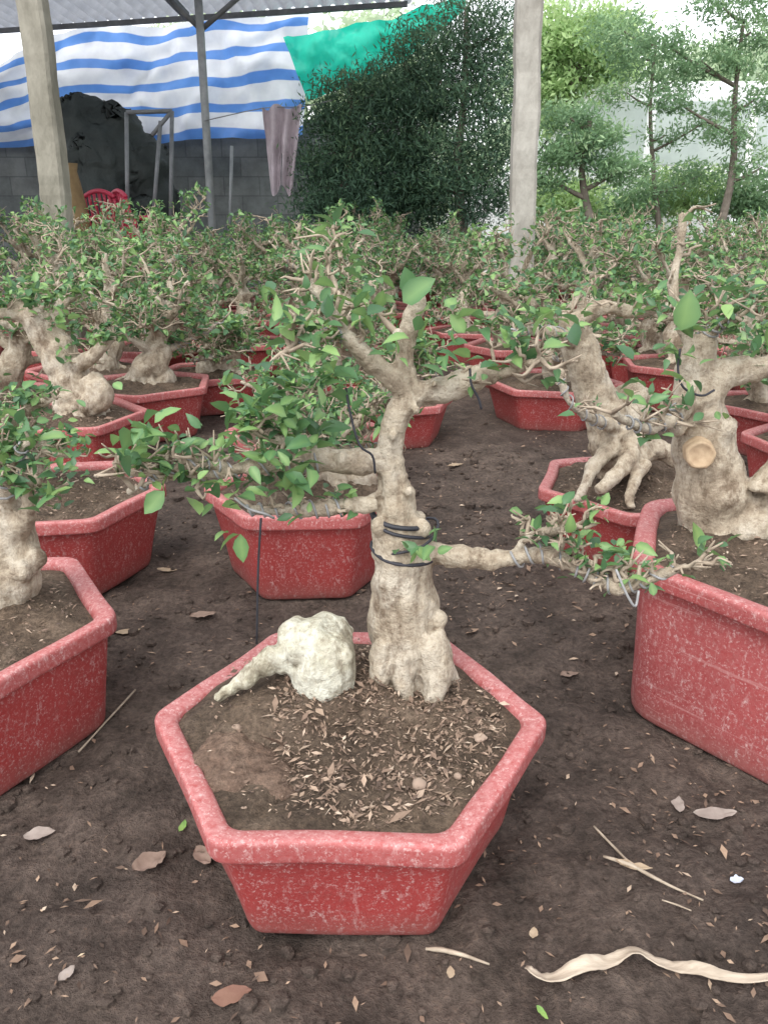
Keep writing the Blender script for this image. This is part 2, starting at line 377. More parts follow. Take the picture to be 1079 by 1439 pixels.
# ------------------------------------------------------------------ pots
def hexring(cx,cy,rad,rot,z,rnd_=.12,k=4,nside=6):
    out=[]
    cs=[Vector((cx+rad*math.cos(rot+2*math.pi*i/nside),cy+rad*math.sin(rot+2*math.pi*i/nside),0)) for i in range(nside)]
    e=(cs[1]-cs[0]).length
    for i in range(nside):
        c=cs[i]; p=cs[i-1]; q=cs[(i+1)%nside]
        a=c+(p-c).normalized()*e*rnd_; b=c+(q-c).normalized()*e*rnd_
        for j in range(k+1):
            t=j/k; out.append(((1-t)**2*a+2*t*(1-t)*c+t*t*b))
        nxt=q+(c-q).normalized()*e*rnd_
        for j in (1,2,3,4,5): out.append(b.lerp(nxt,j/6))
    return [Vector((v.x+.004*noise.noise(Vector((v.x*9,v.y*9,z*4+rad))),v.y+.004*noise.noise(Vector((v.x*9+5,v.y*9,z*4))),z)) for v in out]
def make_pot(root,org,cx,cy,rad,H,rot,base=.785,mat='pot',rnd_=.1,mound=.015,mc=(0,0),z0=0,seed=0,rough=1,fill=.016):
    h=lambda s,z: hexring(cx,cy,rad*s,rot,z0+z,rnd_)
    b=MB(); bs=base
    tw=lambda t: bs+(.945-bs)*t
    b.rings([h(bs*.93,0.0),h(bs*.975,.0012),h(bs*.995,.004),h(bs,.007),h(tw(.06),.011),h(tw(.08),.014),h(tw(.3),H*.3),h(tw(.6),H*.55),h(tw(.85),H*.75),h(.94,H-.027),h(.945,H-.024),h(.955,H-.02),h(.93,H-.016),h(.86,H-.018),h(.78,H*.4)],capb=True)
    pot=b.build('pot',M[mat],root,org)
    r=MB()
    pr=[(.958,-.027),(.985,-.0275),(.994,-.0265),(.9975,-.024),(.9985,-.021),(1.0,-.008),(.999,-.005),(.995,-.0025),(.988,-.001),(.978,-.0003),(.92,-.0022),(.897,-.0035),(.884,-.006),(.876,-.010),(.862,-.03),(.90,-.03)]
    wz=lambda ring: [Vector((v.x,v.y,v.z+.0022*noise.noise(Vector((v.x*7+seed,v.y*7,2))))) for v in ring]
    r.rings([wz(h(s,H+z)) for s,z in pr],capb=False)
    NR=len(pr); nn=len(r.v)//NR
    r.f+=[((NR-1)*nn+k,(NR-1)*nn+(k+1)%nn,(k+1)%nn,k) for k in range(nn)]
    rim=r.build('rim',M['rim'] if mat=='pot' else M[mat],pot,org)
    s=MB(); rr=[]
    for t in [.888,.872,.855,.83,.8,.77,.73,.69,.65,.61,.57,.53,.49,.45,.41,.37,.33,.29,.25,.21,.17,.13,.09,.05,.02]:
        ring=h(t,H-fill)
        for v in ring:
            v.z=soilz(v.x,v.y,cx,cy,rad,H,mound,mc,z0,seed,t,rough,fill)
        rr.append(ring)
    s.rings(rr,capb=False,capt=True)
    return pot,rim,s.build('soil',M['soil'],root,org)
def soilz(x,y,cx,cy,rad,H,mound,mc,z0,seed,t=None,rough=1,fill=.016):
    if t is None: t=min(.86,math.hypot(x-cx,y-cy)/rad)
    d=math.hypot(x-(cx+mc[0]),y-(cy+mc[1]))
    return z0+H-fill+mound*math.exp(-(d/(rad*.5))**2)*(1-(t/.92)**6)+rough*(.008*noise.noise(Vector((x*18,y*18,seed)))+.008*noise.noise(Vector((x*50,y*50,seed)))+.005*noise.noise(Vector((x*120,y*120,seed))))*(1 if t<.80 else .25)
def mulch(root,org,cx,cy,rad,H,n,rs,name='husk_mulch',bias=(0,0),spread=.72,mc=(0,0),mound=0.015,z0=0,seed=0,scale=1.0,rough=1,fill=.016):
    a=rs.uniform(0,2*np.pi,n); r=rad*spread*np.sqrt(rs.random(n)); x=cx+r*np.cos(a)+bias[0]*rad; y=cy+r*np.sin(a)+bias[1]*rad
    k=np.hypot(x-cx,y-cy)<rad*.77; x,y=x[k],y[k]; n=len(x)
    zz=np.array([soilz(x[i],y[i],cx,cy,rad,H,mound,mc,z0,seed,None,rough,fill) for i in range(n)])+rs.uniform(.0005,.005,n)
    an=rs.uniform(0,2*np.pi,n); D=unit(np.stack([np.cos(an),np.sin(an),rs.normal(0,.3,n)],1))
    Rr=unit(np.cross(D,np.stack([rs.normal(0,.35,n),rs.normal(0,.35,n),np.ones(n)],1)))
    L=(rs.gamma(2.2,.0019,n)+.002)*scale; Wd=L*rs.uniform(.16,.42,n); big=rs.random(n)<.03; L[big]*=2.0; Wd[big]*=2.4
    q=quads(name,np.stack([x,y,zz],1),D,Rr,L,Wd,rs.beta(1.7,1.9,n),M['mulch'],root,org); q['kind']='stuff'; return q
UP=Vector((0,0,1))
def cluster(lb,p,n,size,spread,rr,tmin=.1,tmax=.9,up=.5):
    for i in range(n):
        d=Vector((rr.gauss(0,1),rr.gauss(0,1),rr.gauss(0,.6)+up)).normalized()
        q=p+Vector((rr.gauss(0,spread),rr.gauss(0,spread),rr.gauss(0,spread*.7)))
        L=size*rr.uniform(.5,1.2)
        u=(UP+Vector((rr.gauss(0,.6),rr.gauss(0,.6),0))).normalized()
        lb.leaf(q,d,u,L,L*rr.uniform(.48,.7),rr.uniform(.05,.6),rr.uniform(tmin,tmax)*(1 if rr.random()<.8 else 1.35))
def twiglets(tw,lb,chain,cnt,rr,t0=.35,L=(.03,.075),leafp=.75,size=.03,nl=(2,5),r0=.0035,up=.7):
    c=cat(chain,6); n=len(c)
    for i in range(cnt):
        k=min(n-1,int((t0+(1-t0)*rr.random())*n)); p=Vector(c[k][:3]); rad=c[k][3]
        d=Vector((rr.gauss(0,1),rr.gauss(0,1),rr.gauss(0,.7)+up)).normalized(); l=rr.uniform(*L)
        d2=(d+Vector((rr.gauss(0,.8),rr.gauss(0,.8),rr.gauss(0,.6)+.3))).normalized()
        p1=p+d*(rad*.8+l*.45); p2=p1+d2*l*.55; pm=p+(p1-p)*.6+Vector((rr.gauss(0,1),rr.gauss(0,1),rr.gauss(0,1)))*l*.11
        pn=p1+(p2-p1)*.5+Vector((rr.gauss(0,1),rr.gauss(0,1),rr.gauss(0,1)))*l*.08
        tw.tube([(*p,r0*1.5),(*pm,r0*1.05),(*p1,r0*1.1),(*pn,r0*.7),(*p2,r0*.45)],6,2)
        for q_ in range(1 if rr.random()<.5 else 2):
            d3=(d2+Vector((rr.gauss(0,.9),rr.gauss(0,.9),rr.gauss(0,.6)))).normalized(); p3=p1+d3*l*rr.uniform(.3,.7)
            tw.tube([(*p1,r0*.8),(*p3,r0*.35)],5,1)
            if rr.random()<leafp: cluster(lb,p3,rr.randint(*nl),size,.008,rr)
        if rr.random()<leafp: cluster(lb,p2,rr.randint(*nl),size,.009,rr)
def coil(parent,org,chain,turns,wr,rs=1.08,t0=0,t1=1,ph=0):
    c=cat(chain,14); n=len(c); c=c[int(t0*n):max(int(t1*n),int(t0*n)+4)]
    c2=[]; m=int(turns*12)
    for i in range(m+1):
        u=i/m*(len(c)-1); k=min(int(u),len(c)-2); c2.append(c[k]*(1-(u-k))+c[k+1]*(u-k))
    fr=frames(c2); pts=[]; an=ph
    for i,(p,T,a,b) in enumerate(fr):
        an+=2*math.pi*turns/m*(1+.35*math.sin(i*.13+ph)); r=c2[i][3]*rs+wr*.5
        pts.append((*(p+(a*math.cos(an)+b*math.sin(an))*r),wr))
    mb=MB(); mb.tube(pts,6,1); return mb.build('wire',M['wire'],parent,org)
def W(ch,dY=0):
    out=[]
    for px,py,Yy,r in ch:
        p=aty(px,py,Yy+dY); out.append((p.x,p.y,p.z,r*m_per_px(px,py,Yy+dY)))
    return out
# ------------------------------------------------------------------ generic bonsai prototypes
def proto(seed,H=.17,rad=.23,leafy=1.0,lean=0,rot=0,height=.25,mc=None,spread=1.0,thick=1.0,upb=1.0):
    rr=random.Random(seed); root=thing('potted_bonsai','x','bonsai')
    mc=mc or (rr.uniform(-.03,.03),rr.uniform(-.02,.04)); s=H-.015
    make_pot(root,(0,0,0),0,0,rad,H,rot,mat='pot',mound=.025,mc=mc,seed=seed)
    mulch(root,(0,0,0),0,0,rad,H,320,np.random.default_rng(seed),mound=.025,mc=mc,seed=seed)
    tr=MB(); tw=MB(); lb=LB(); coils=[]
    x,y=mc; az=rr.uniform(0,6.28); ch=[(x,y,s-.03,.06*thick),(x,y,s+.02,.052*thick)]
    nst=5
    for i in range(1,nst+1):
        t=i/nst; x+=lean*.05+rr.uniform(-.026,.026); y+=rr.uniform(-.024,.024)
        ch.append((x,y,s+.02+height*t,(.045*(1-t)+.019)*thick))
    tr.tube(ch,14,4,seed,.3)
    for k in range(rr.randint(4,6)):
        a=rr.uniform(0,6.28); l=rr.uniform(.08,.14); r=rr.uniform(.012,.025)*thick
        p=[(mc[0]+math.cos(a)*l*u+rr.uniform(-.01,.01),mc[1]+math.sin(a)*l*u+rr.uniform(-.01,.01),s+.04*(1-u)**1.2-.008*u,r*(1.15-.6*u)) for u in (0.1,.4,.7,1)]
        tr.tube(p,9,3,k,.3)
    for k in range(rr.randint(0,2)):
        a=rr.uniform(0,6.28); tr.ball((mc[0]+math.cos(a)*.06,mc[1]+math.sin(a)*.06,s+.02),rr.uniform(.03,.045)*thick,(1,1,1.2))
    nb=rr.randint(7,9); cc=cat(ch,6)
    for k in range(nb):
        t=.42+.58*(k+.5)/nb; q=cc[min(len(cc)-1,int(t*len(cc)))]; a=az+k*2.4+rr.uniform(-.4,.4); l=rr.uniform(.17,.29)*(1.15-.4*(t-.42)/.58)*spread
        up=(rr.uniform(.0,.3) if k<nb-3 else rr.uniform(.45,1.0))*upb
        p=[(q[0],q[1],q[2],q[3]*.6)]; px,py,pz=q[:3]; r0=rr.uniform(.011,.017)
        for u in (.25,.5,.75,1):
            an=a+rr.uniform(-.5,.5); st_=l*.27; px+=math.cos(an)*st_; py+=math.sin(an)*st_; pz+=st_*(up+rr.uniform(-.45,.6)*upb)
            p.append((px,py,pz,r0*(1.15-.75*u)))
        tr.tube(p,9,3,k,.3)
        twiglets(tw,lb,p,int(11*leafy)+5,rr,.25,(.03,.10),.64,.027,(3,6),.0024)
        if rr.random()<.5: coils.append((p,rr.uniform(5,9)))
    q=cc[-1]; e=.06*upb; p=[(q[0],q[1],q[2],q[3]),(q[0]+rr.uniform(-.02,.02),q[1],q[2]+e,q[3]*.75),(q[0]+rr.uniform(-.04,.04),q[1],q[2]+2*e,q[3]*.5)]
    tr.tube(p,9,3,3,.2); twiglets(tw,lb,p,10,rr,.3,(.03,.09),.6,.027,(3,6),.0024)
    t=woodobj(tr,tw,.0055,.005,seed,M['bark'],root)
    lb.build('foliage',M['leaf'],root)
    for c,tn in coils[:2]: coil(t,(0,0,0),c,tn,.0013,1.06,.25,1)
    return root
PR=[proto(101,rot=.05),proto(202,lean=.5,rot=.35,leafy=1.2),proto(303,lean=-.5,rot=.6,H=.16),proto(404,rot=.2,leafy=1.3,height=.28),proto(505,lean=.3,rot=.0,H=.18,height=.22,leafy=1.2),proto(606,lean=-.3,rot=.8,leafy=1.4,height=.25),
    proto(717,rot=.0,H=.185,height=.10,mc=(.06,.03),spread=.75,thick=.85,upb=.35,leafy=.9),proto(818,rot=.0,height=.13,mc=(.0,.02),lean=-.2,spread=.7,upb=.5,leafy=.9),proto(919,rot=.0,H=.15,height=.12,mc=(.02,.02),lean=.2,spread=.75,thick=1.15,upb=.5)]
used=set()
def put(k,loc,rz,sc,label,group=None):
    if k not in used:
        used.add(k); r=PR[k]; r.location=loc; r.rotation_euler=(0,0,rz); r.scale=sc; r['label']=label
        if group: r['group']=group
    else: r=dup(PR[k],loc,rz,sc,label,group)
    PL.append((loc[0],loc[1])); return r
def place(k,px,py,rz,label,group=None,sc=1.0,zs=None):
    p=atz(px,py,.168*(zs or sc)); return put(k,(p.x,p.y,-.003),rz,(sc,sc,zs or sc),label,group)
PL=[]
# ------------------------------------------------------------------ the front bonsai
pc=atz(492,1005,.158); OA=(pc.x,pc.y,-.003); A=thing('potted_bonsai','bonsai with stout pale trunk and whitish surface root in the nearest red hexagonal pot','bonsai',OA)
PL.append((pc.x,pc.y)); AM=dict(mound=.048,mc=(-.055,.06),z0=-.003,seed=3,rough=1.2,fill=.010)
make_pot(A,OA,pc.x,pc.y,.235,.161,R(-1),base=.805,rnd_=.07,**AM)
mu=np.random.default_rng(8)
mulch(A,OA,pc.x,pc.y,.235,.161,4200,mu,bias=(.26,-.16),spread=.64,scale=1.0,**AM)
mulch(A,OA,pc.x,pc.y,.235,.161,1500,mu,name='leaf_mulch',bias=(0,0),scale=.85,**AM)
ra=random.Random(4)
tr=MB(); tw=MB(); lb=LB()
trunk=W([(586,1000,.87,52),(577,945,.87,51),(568,890,.87,49),(566,840,.87,47),(567,790,.87,43),(562,750,.87,38),(560,726,.87,37)])
tr.tube(trunk,18,5,1,.2)
lead=W([(566,780,.87,30),(561,735,.865,28),(556,700,.87,26),(551,675,.87,22),(549,645,.87,20),(551,610,.87,18),(561,578,.87,20),(583,552,.87,21)])
tr.tube(lead,14,5,2,.15)
bR=W([(580,553,.87,19),(625,546,.865,19),(662,534,.86,18),(694,524,.855,17)])
bR2=W([(685,528,.857,10),(720,520,.84,7),(760,505,.82,5)])
bL=W([(580,553,.87,17),(545,527,.865,16),(515,502,.86,14),(487,472,.855,12),(468,440,.86,9),(448,410,.87,7),(425,392,.88,5)])
bL2=W([(487,472,.855,9),(455,470,.84,8),(425,480,.82,6),(400,495,.80,4)])
bL3=W([(460,428,.86,5),(472,402,.87,4),(460,375,.88,3.2),(472,345,.89,2.5),(468,322,.89,2)])
bT=W([(575,548,.87,17),(567,505,.87,15),(573,465,.87,14),(583,435,.87,12),(590,415,.87,10)])
bT2=W([(568,480,.87,6),(540,450,.89,4.5),(526,425,.9,3.5),(520,395,.91,2.5)])
bLow=W([(548,652,.87,20),(500,648,.865,19),(450,645,.86,18),(400,649,.85,15),(340,659,.83,11),(280,667,.82,8),(230,672,.81,7),(180,692,.80,4)])
bLowB=W([(330,660,.83,8),(280,650,.81,7),(220,665,.80,6),(165,662,.79,4)])
bLowC=W([(430,640,.85,9),(405,622,.84,7),(372,612,.83,5),(345,600,.82,3.5)])
bLow2=W([(528,706,.86,14),(470,713,.85,12),(410,717,.84,10),(345,716,.83,7)])
bRt=W([(595,775,.87,19),(650,783,.855,17),(700,787,.845,16),(760,778,.835,12),(810,798,.825,11),(850,820,.815,11),(890,823,.805,8),(940,803,.795,6),(992,794,.785,4)])
bRt2=W([(715,785,.842,8),(745,752,.835,7),(790,745,.83,5),(830,735,.82,4)])
for k,b in enumerate([bR,bR2,bL,bL2,bT,bLow,bLowB,bLow2,bRt,bRt2,bLowC]): tr.tube(b,12,5,k+2,.28)
tw.tube(bL3,7,4,3,.3); tw.tube(bT2,7,4,4,.3)
tr.tube(W([(598,890,.85,24),(616,950,.832,22),(606,990,.82,14),(608,1015,.81,6)]),10,4,9,.25)
tr.tube(W([(545,900,.85,22),(532,955,.832,18),(516,998,.825,11),(505,1015,.82,5)]),10,4,10,.25)
tr.tube(W([(612,910,.87,22),(634,958,.87,17),(655,985,.87,8)]),10,4,10,.25)
tr.tube(W([(570,920,.84,20),(568,965,.825,15),(575,1000,.815,7)]),10,4,11,.25)
for (x,y,r) in ((534,738,12),(592,742,14),(616,870,12),(545,850,10),(575,690,8),(553,612,8),(585,575,8),(480,645,9),(430,640,9),(395,655,8),(610,540,8),(560,470,7)):
    p=aty(x,y,.85); tr.ball(p,r*m_per_px(x,y,.85),(1,1,1.2),10)
twiglets(tw,lb,bL,9,ra,.5,(.02,.055),.35,.022,(2,4),.0019)
twiglets(tw,lb,bL2,14,ra,.1,(.02,.055),.55,.023,(2,5),.002)
twiglets(tw,lb,bL3,9,ra,.1,(.02,.05),.35,.02,(1,3),.0015)
twiglets(tw,lb,bT2,5,ra,.3,(.015,.035),.4,.022,(1,3),.0015)
twiglets(tw,lb,bR2,12,ra,.2,(.02,.055),.5,.024,(2,4),.002)
twiglets(tw,lb,bR,6,ra,.8,(.015,.035),.1,.02,(1,2),.0022,-.3)
twiglets(tw,lb,bLow,30,ra,.3,(.02,.05),.45,.022,(2,4),.0022)
twiglets(tw,lb,bLowB,16,ra,.1,(.02,.055),.4,.022,(2,4),.002)
twiglets(tw,lb,bLowC,16,ra,.1,(.02,.05),.65,.024,(3,5),.002)
twiglets(tw,lb,bLow2,14,ra,.3,(.012,.035),.45,.022,(1,3),.0022)
twiglets(tw,lb,bRt,46,ra,.36,(.012,.042),.3,.019,(1,3),.0023)
twiglets(tw,lb,bRt2,20,ra,.2,(.015,.045),.4,.02,(1,3),.0021)
for (x,y,Yy,n,s,sp) in ((490,440,.85,6,.03,.014),(450,515,.83,9,.031,.02),(430,500,.83,7,.028,.018),(470,535,.83,6,.027,.014),(700,462,.83,8,.032,.02),(640,440,.86,5,.026,.014),(622,500,.85,6,.028,.014),(745,470,.82,5,.028,.014),(440,450,.86,5,.026,.016),(668,445,.85,4,.028,.014),(520,420,.89,4,.026,.014),
    (420,605,.84,12,.028,.022),(385,625,.83,12,.028,.024),(440,625,.83,6,.026,.014),(350,630,.82,8,.028,.02),(210,600,.79,7,.03,.02),(185,618,.79,4,.028,.016),(235,690,.79,3,.034,.012),(420,682,.82,7,.033,.014),(300,700,.8,8,.027,.02),(330,690,.81,6,.027,.016),(335,750,.81,2,.03,.008),
    (590,775,.82,7,.028,.009),(602,762,.82,4,.024,.006),(795,735,.82,6,.025,.014),(825,748,.81,4,.023,.012),(870,770,.80,4,.027,.01),(985,770,.78,2,.024,.006),(555,500,.84,4,.024,.012),(590,470,.84,5,.025,.012),(468,330,.88,4,.022,.012)):
    cluster(lb,aty(x,y,Yy),n,s,sp,ra,.25,.95)
lb.leaf(aty(566,425,.84),Vector((.6,-.25,.5)),Vector((-.4,-1,.5)),.042,.030,.1,.6)
lb.leaf(aty(578,415,.845),Vector((-.2,-.2,.8)),Vector((0,-1,.3)),.03,.022,.1,.45)
lb.leaf(aty(232,690,.79),Vector((-.6,-.2,-.6)),Vector((0,-1,.5)),.034,.023,.1,.7)
lb.leaf(aty(338,750,.81),Vector((.05,-.2,-1)),Vector((0,-1,.1)),.034,.019,.1,.7)
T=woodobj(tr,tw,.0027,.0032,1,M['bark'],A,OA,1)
sr=MB()
sr.tube(W([(396,905,.825,24),(424,902,.825,36),(448,912,.82,45),(458,945,.815,47),(458,985,.812,40),(460,1020,.81,27)]),18,5,5,.2)
sr.tube(W([(440,890,.83,24),(466,882,.835,24),(488,898,.84,15)]),12,4,6,.25)
sr.tube(W([(412,918,.82,25),(380,930,.81,19),(350,952,.802,14),(322,970,.796,11),(303,984,.792,8)]),12,5,7,.4)
for (x,y,r) in ((418,915,18),(480,922,16),(478,965,16),(444,965,18)):
    p=aty(x,y,.80); sr.ball(p,r*m_per_px(x,y,.8),(1,1,1.1),10)
me=woody(sr,.0027,.0034,9,3)
for v in me.vertices: v.co-=Vector(OA)
link('surface_root',me,M['bark_root'],A)
lb.build('foliage',M['leaf'],A,OA)
for c,tn,wr,rs,t0,t1 in ((bLow,9,.0014,1.04,.3,.95),(bLow2,6,.0014,1.06,.3,1),(bRt,12,.0015,1.05,.3,.9),(bLowB,6,.0013,1.06,.1,.9),(bL2,5,.0013,1.06,.1,.9)): coil(T,OA,c,tn,wr,rs,t0,t1)
for pts in (((330,700,.80),(350,715,.79),(372,722,.79),(385,728,.80)),((865,800,.79),(880,835,.78),(892,852,.78),(897,830,.785))):
    wi=MB(); wi.tube([(*aty(x,y,Yy),.0015) for x,y,Yy in pts],6,4); wi.build('wire',M['wire'],T,OA)
def loop(cx,cy,Yy,r,tilt,wr):
    bn=MB(); c=aty(cx,cy,Yy); rr_=r*m_per_px(cx,cy,Yy)
    bn.tube([(c.x+rr_*math.cos(a)*(1+.04*math.sin(3*a)),c.y+rr_*math.sin(a),c.z+tilt*math.cos(a)*rr_+.25*tilt*math.sin(2*a)*rr_,wr) for a in np.linspace(0,2*math.pi,25)],6,1)
    bn.build('rubber_band',M['black'],T,OA)
loop(562,728,.87,39,-.25,.003); loop(563,738,.87,41,-.4,.0022); loop(566,776,.87,44,-.2,.0024); loop(572,758,.87,43,.5,.0018)
for pts in (((367,728,.83),(363,800,.82),(361,905,.815)),((486,545,.84),(492,580,.835),(505,625,.83),(523,640,.835),(527,665,.84)),((660,518,.835),(662,540,.83),(672,560,.83),(676,575,.83))):
    sg=MB(); sg.tube([(*aty(x,y,Yy),.0014) for x,y,Yy in pts],5,4); sg.build('tie_string',M['black'],T,OA)
for (x,y,r) in ((675,1045,13),(580,1040,8),(590,1108,9),(570,1095,7),(335,1035,9),(510,1140,9),(345,1135,8),(555,970,8),(420,1060,7),(480,1110,7),(640,1090,6)):
    p=atz(x,y,.150); p.z=soilz(p.x,p.y,pc.x,pc.y,.235,.161,**AM)+.001; pb=MB(); pb.ball(p,r*m_per_px(x,y,p.y),(1,.8,.5),10)
    me=woody(pb,.0018,.004,x,1)
    for v in me.vertices: v.co-=Vector(OA)
    link('clay_lump',me,M['pebble'],A)
cp=MB(); c0=atz(345,1075,.156)
for dx,dy,r,zz in ((0,0,.045,.140),(-.022,.022,.038,.146),(.03,-.012,.038,.137),(.055,-.02,.028,.135),(-.012,-.02,.03,.136)): cp.ball((c0.x+dx,c0.y+dy,zz),r,(1.15,.95,.58),18)
me=woody(cp,.003,.007,7,3)
for v in me.vertices: v.co-=Vector(OA)
link('earth_clod',me,M['clod'],A)
# ------------------------------------------------------------------ other individual near bonsai
def custom(label,px,py,H,rad,rot,chains,leafs,tw_spec,mat='pot',mound=.02,mcp=None,seed=0,coils=(),balls=(),base=.785,vox=.0045,knot=None,bands=()):
    p=atz(px,py,H); o=(p.x,p.y,-.003); root=thing('potted_bonsai',label,'bonsai',o); PL.append((p.x,p.y))
    mc=(0,0)
    if mcp: q=atz(*mcp,H-.01); mc=(q.x-p.x,q.y-p.y)
    make_pot(root,o,p.x,p.y,rad,H,rot,mat=mat,mound=mound,mc=mc,z0=-.003,seed=seed,base=base,rnd_=.16 if mat!='pot' else .09)
    mulch(root,o,p.x,p.y,rad,H,1400,np.random.default_rng(seed),mound=mound,mc=mc,z0=-.003,seed=seed)
    rr=random.Random(seed); tr=MB(); tw=MB(); lb=LB(); CH=[W(c) for c in chains]
    for k,c in enumerate(CH): tr.tube(c,14,5,k+seed,.2)
    for (x,y,Yy,r) in balls: q=aty(x,y,Yy); tr.ball(q,r*m_per_px(x,y,Yy),(1,1,1.1),12)
    for (i,cnt,t0,lp,sz) in tw_spec: twiglets(tw,lb,CH[i],cnt,rr,t0,(.02,.065),lp,sz,(2,5),.0022)
    for (x,y,Yy,n,s,sp) in leafs: cluster(lb,aty(x,y,Yy),n,s,sp,rr,.2,.95)
    t=woodobj(tr,tw,vox,.0042,seed,M['bark'],root,o); lb.build('foliage',M['leaf'],root,o)
    for (i,tn,t0,t1) in coils: coil(t,o,CH[i],tn,.0017,1.05,t0,t1)
    if knot:
        kx,ky,Yy,kr=knot; q=aty(kx,ky,Yy); rr_=kr*m_per_px(kx,ky,Yy); kb=MB()
        fw=Vector((-.25,-1,.05)).normalized(); a=fw.orthogonal().normalized(); b=fw.cross(a)
        ring=lambda r,d:[q+fw*d+(a*math.cos(t_)+b*math.sin(t_))*r*(1+.14*noise.noise(Vector((math.cos(t_)*2,math.sin(t_)*2,3)))) for t_ in np.linspace(0,2*math.pi,24,endpoint=False)]
        kb.rings([ring(rr_*1.35,-.03),ring(rr_*1.25,-.002),ring(rr_*1.08,.002),ring(rr_*.92,-.001),ring(rr_*.3,-.002)],capb=False,capt=True); kb.build('sawn_knot',M['cut'],t,o)
    for pts in bands:
        sb=MB(); sb.tube([(*aty(x,y,Yy),.0018) for x,y,Yy in pts],5,4); sb.build('tie_string',M['black'],t,o)
    return root,o
Cr,o=custom('thick pale bonsai with a round sawn knot, in the tall red pot',1152,770,.255,.297,R(189),
  [[(1012,790,1.16,62),(1005,730,1.16,52),(997,670,1.16,46),(988,610,1.16,42),(980,565,1.16,36),(975,525,1.16,27),(985,488,1.16,21),(990,470,1.16,17)],
   [(985,555,1.16,28),(1010,530,1.15,24),(1050,518,1.14,20),(1095,512,1.13,17),(1150,505,1.12,12)],
   [(1030,755,1.15,46),(1065,725,1.14,42),(1095,735,1.12,40),(1115,780,1.10,30)],
   [(985,500,1.16,13),(955,450,1.18,9),(945,400,1.19,8),(955,350,1.2,7),(960,300,1.21,6)],
   [(985,480,1.16,11),(1010,455,1.14,9),(1040,450,1.12,6)],
   [(1078,690,1.12,30),(1088,665,1.12,20),(1100,640,1.12,12)],
   [(968,560,1.15,14),(940,590,1.10,10),(900,600,1.07,8),(860,580,1.04,6)]],
  [(965,450,1.11,6,.03,.016),(1000,470,1.12,5,.028,.016),(1055,475,1.10,7,.03,.02),(915,545,1.06,7,.03,.02),(960,500,1.09,4,.03,.014),(880,775,1.0,3,.034,.01),(930,600,1.05,5,.03,.022),(985,765,1.03,2,.032,.008),(1070,460,1.12,7,.03,.022)],
  [(3,10,.2,.35,.023),(4,12,.2,.6,.025),(1,10,.4,.5,.025),(6,12,.2,.4,.025)],mat='pot_dusty',mcp=(1010,760),seed=21,coils=[(4,5,.1,.9),(6,6,.2,.9)],base=.90,knot=(984,640,1.098,16),
  balls=((950,600,1.13,14),(1020,600,1.13,16),(1020,700,1.12,18)),
  bands=[[(955,490,1.11),(952,520,1.11),(960,545,1.105),(985,556,1.105),(1003,548,1.11)]])
lf=LB(); lf.leaf(aty(956,465,1.07),Vector((.1,-.1,1)),Vector((0,-1,.1)),.054,.040,.1,.7); lf.build('large_leaf',M['leaf'],Cr,o)
custom('bonsai with claw-like spreading roots on a soil mound in a low pot',892,674,.155,.235,R(12),
  [[(880,650,1.68,46),(858,605,1.68,34),(838,560,1.68,29),(820,510,1.68,26),(808,470,1.68,22),(800,440,1.68,15)],
   [(885,650,1.70,38),(882,600,1.72,32),(885,560,1.74,28),(880,540,1.75,18)],
   [(862,625,1.64,14),(838,650,1.6,11),(818,690,1.56,8),(810,705,1.55,5)],
   [(890,635,1.63,13),(868,665,1.57,11),(838,690,1.54,8)],[(905,650,1.62,11),(885,690,1.56,8),(887,715,1.53,6)],
   [(905,625,1.68,15),(940,640,1.68,12),(965,665,1.68,8)],
   [(810,480,1.68,13),(780,470,1.6,10),(745,465,1.55,8),(715,470,1.5,6)],
   [(806,455,1.68,14),(850,432,1.66,10),(900,440,1.64,8),(940,430,1.62,6)],
   [(870,600,1.66,9),(835,590,1.55,8),(800,565,1.5,6),(785,520,1.5,5)]],
  [(780,450,1.55,8,.03,.022),(830,440,1.6,8,.03,.022),(900,420,1.6,9,.03,.028),(910,480,1.6,8,.03,.022),(920,575,1.6,7,.03,.022),(740,440,1.5,8,.03,.022)],
  [(6,14,.2,.5,.026),(7,18,.3,.5,.026),(8,8,.3,.3,.024),(0,6,.8,.4,.026)],mound=.06,mcp=(885,660),seed=31,coils=[(8,6,.2,1),(6,5,.2,1)])
custom('bonsai with bulky pale trunk in the nearest red pot at the left edge',-88,866,.185,.248,R(3),
  [[(-15,875,1.04,60),(0,825,1.04,54),(14,785,1.04,44),(20,748,1.04,32),(5,705,1.04,22),(-20,660,1.04,14)],
   [(18,755,1.03,20),(40,715,1.0,12),(38,690,.99,8),(60,680,.98,5)],
   [(10,720,1.03,14),(10,680,1.0,11),(25,640,.99,8),(40,620,.98,5)],
   [(0,700,1.03,14),(-10,640,1.01,10),(-5,600,1.0,7)]],
  [(30,650,.98,7,.03,.022),(60,700,.97,6,.03,.02),(20,675,.98,6,.03,.02),(90,700,.96,3,.028,.015),(15,620,.99,5,.03,.02)],
  [(1,12,.3,.4,.023),(2,12,.2,.45,.024),(3,8,.2,.4,.024)],mcp=(0,850),seed=41,coils=[(2,5,.2,.9)],mound=.025,balls=((34,800,1.01,18),(50,785,1.02,12)),base=.85)
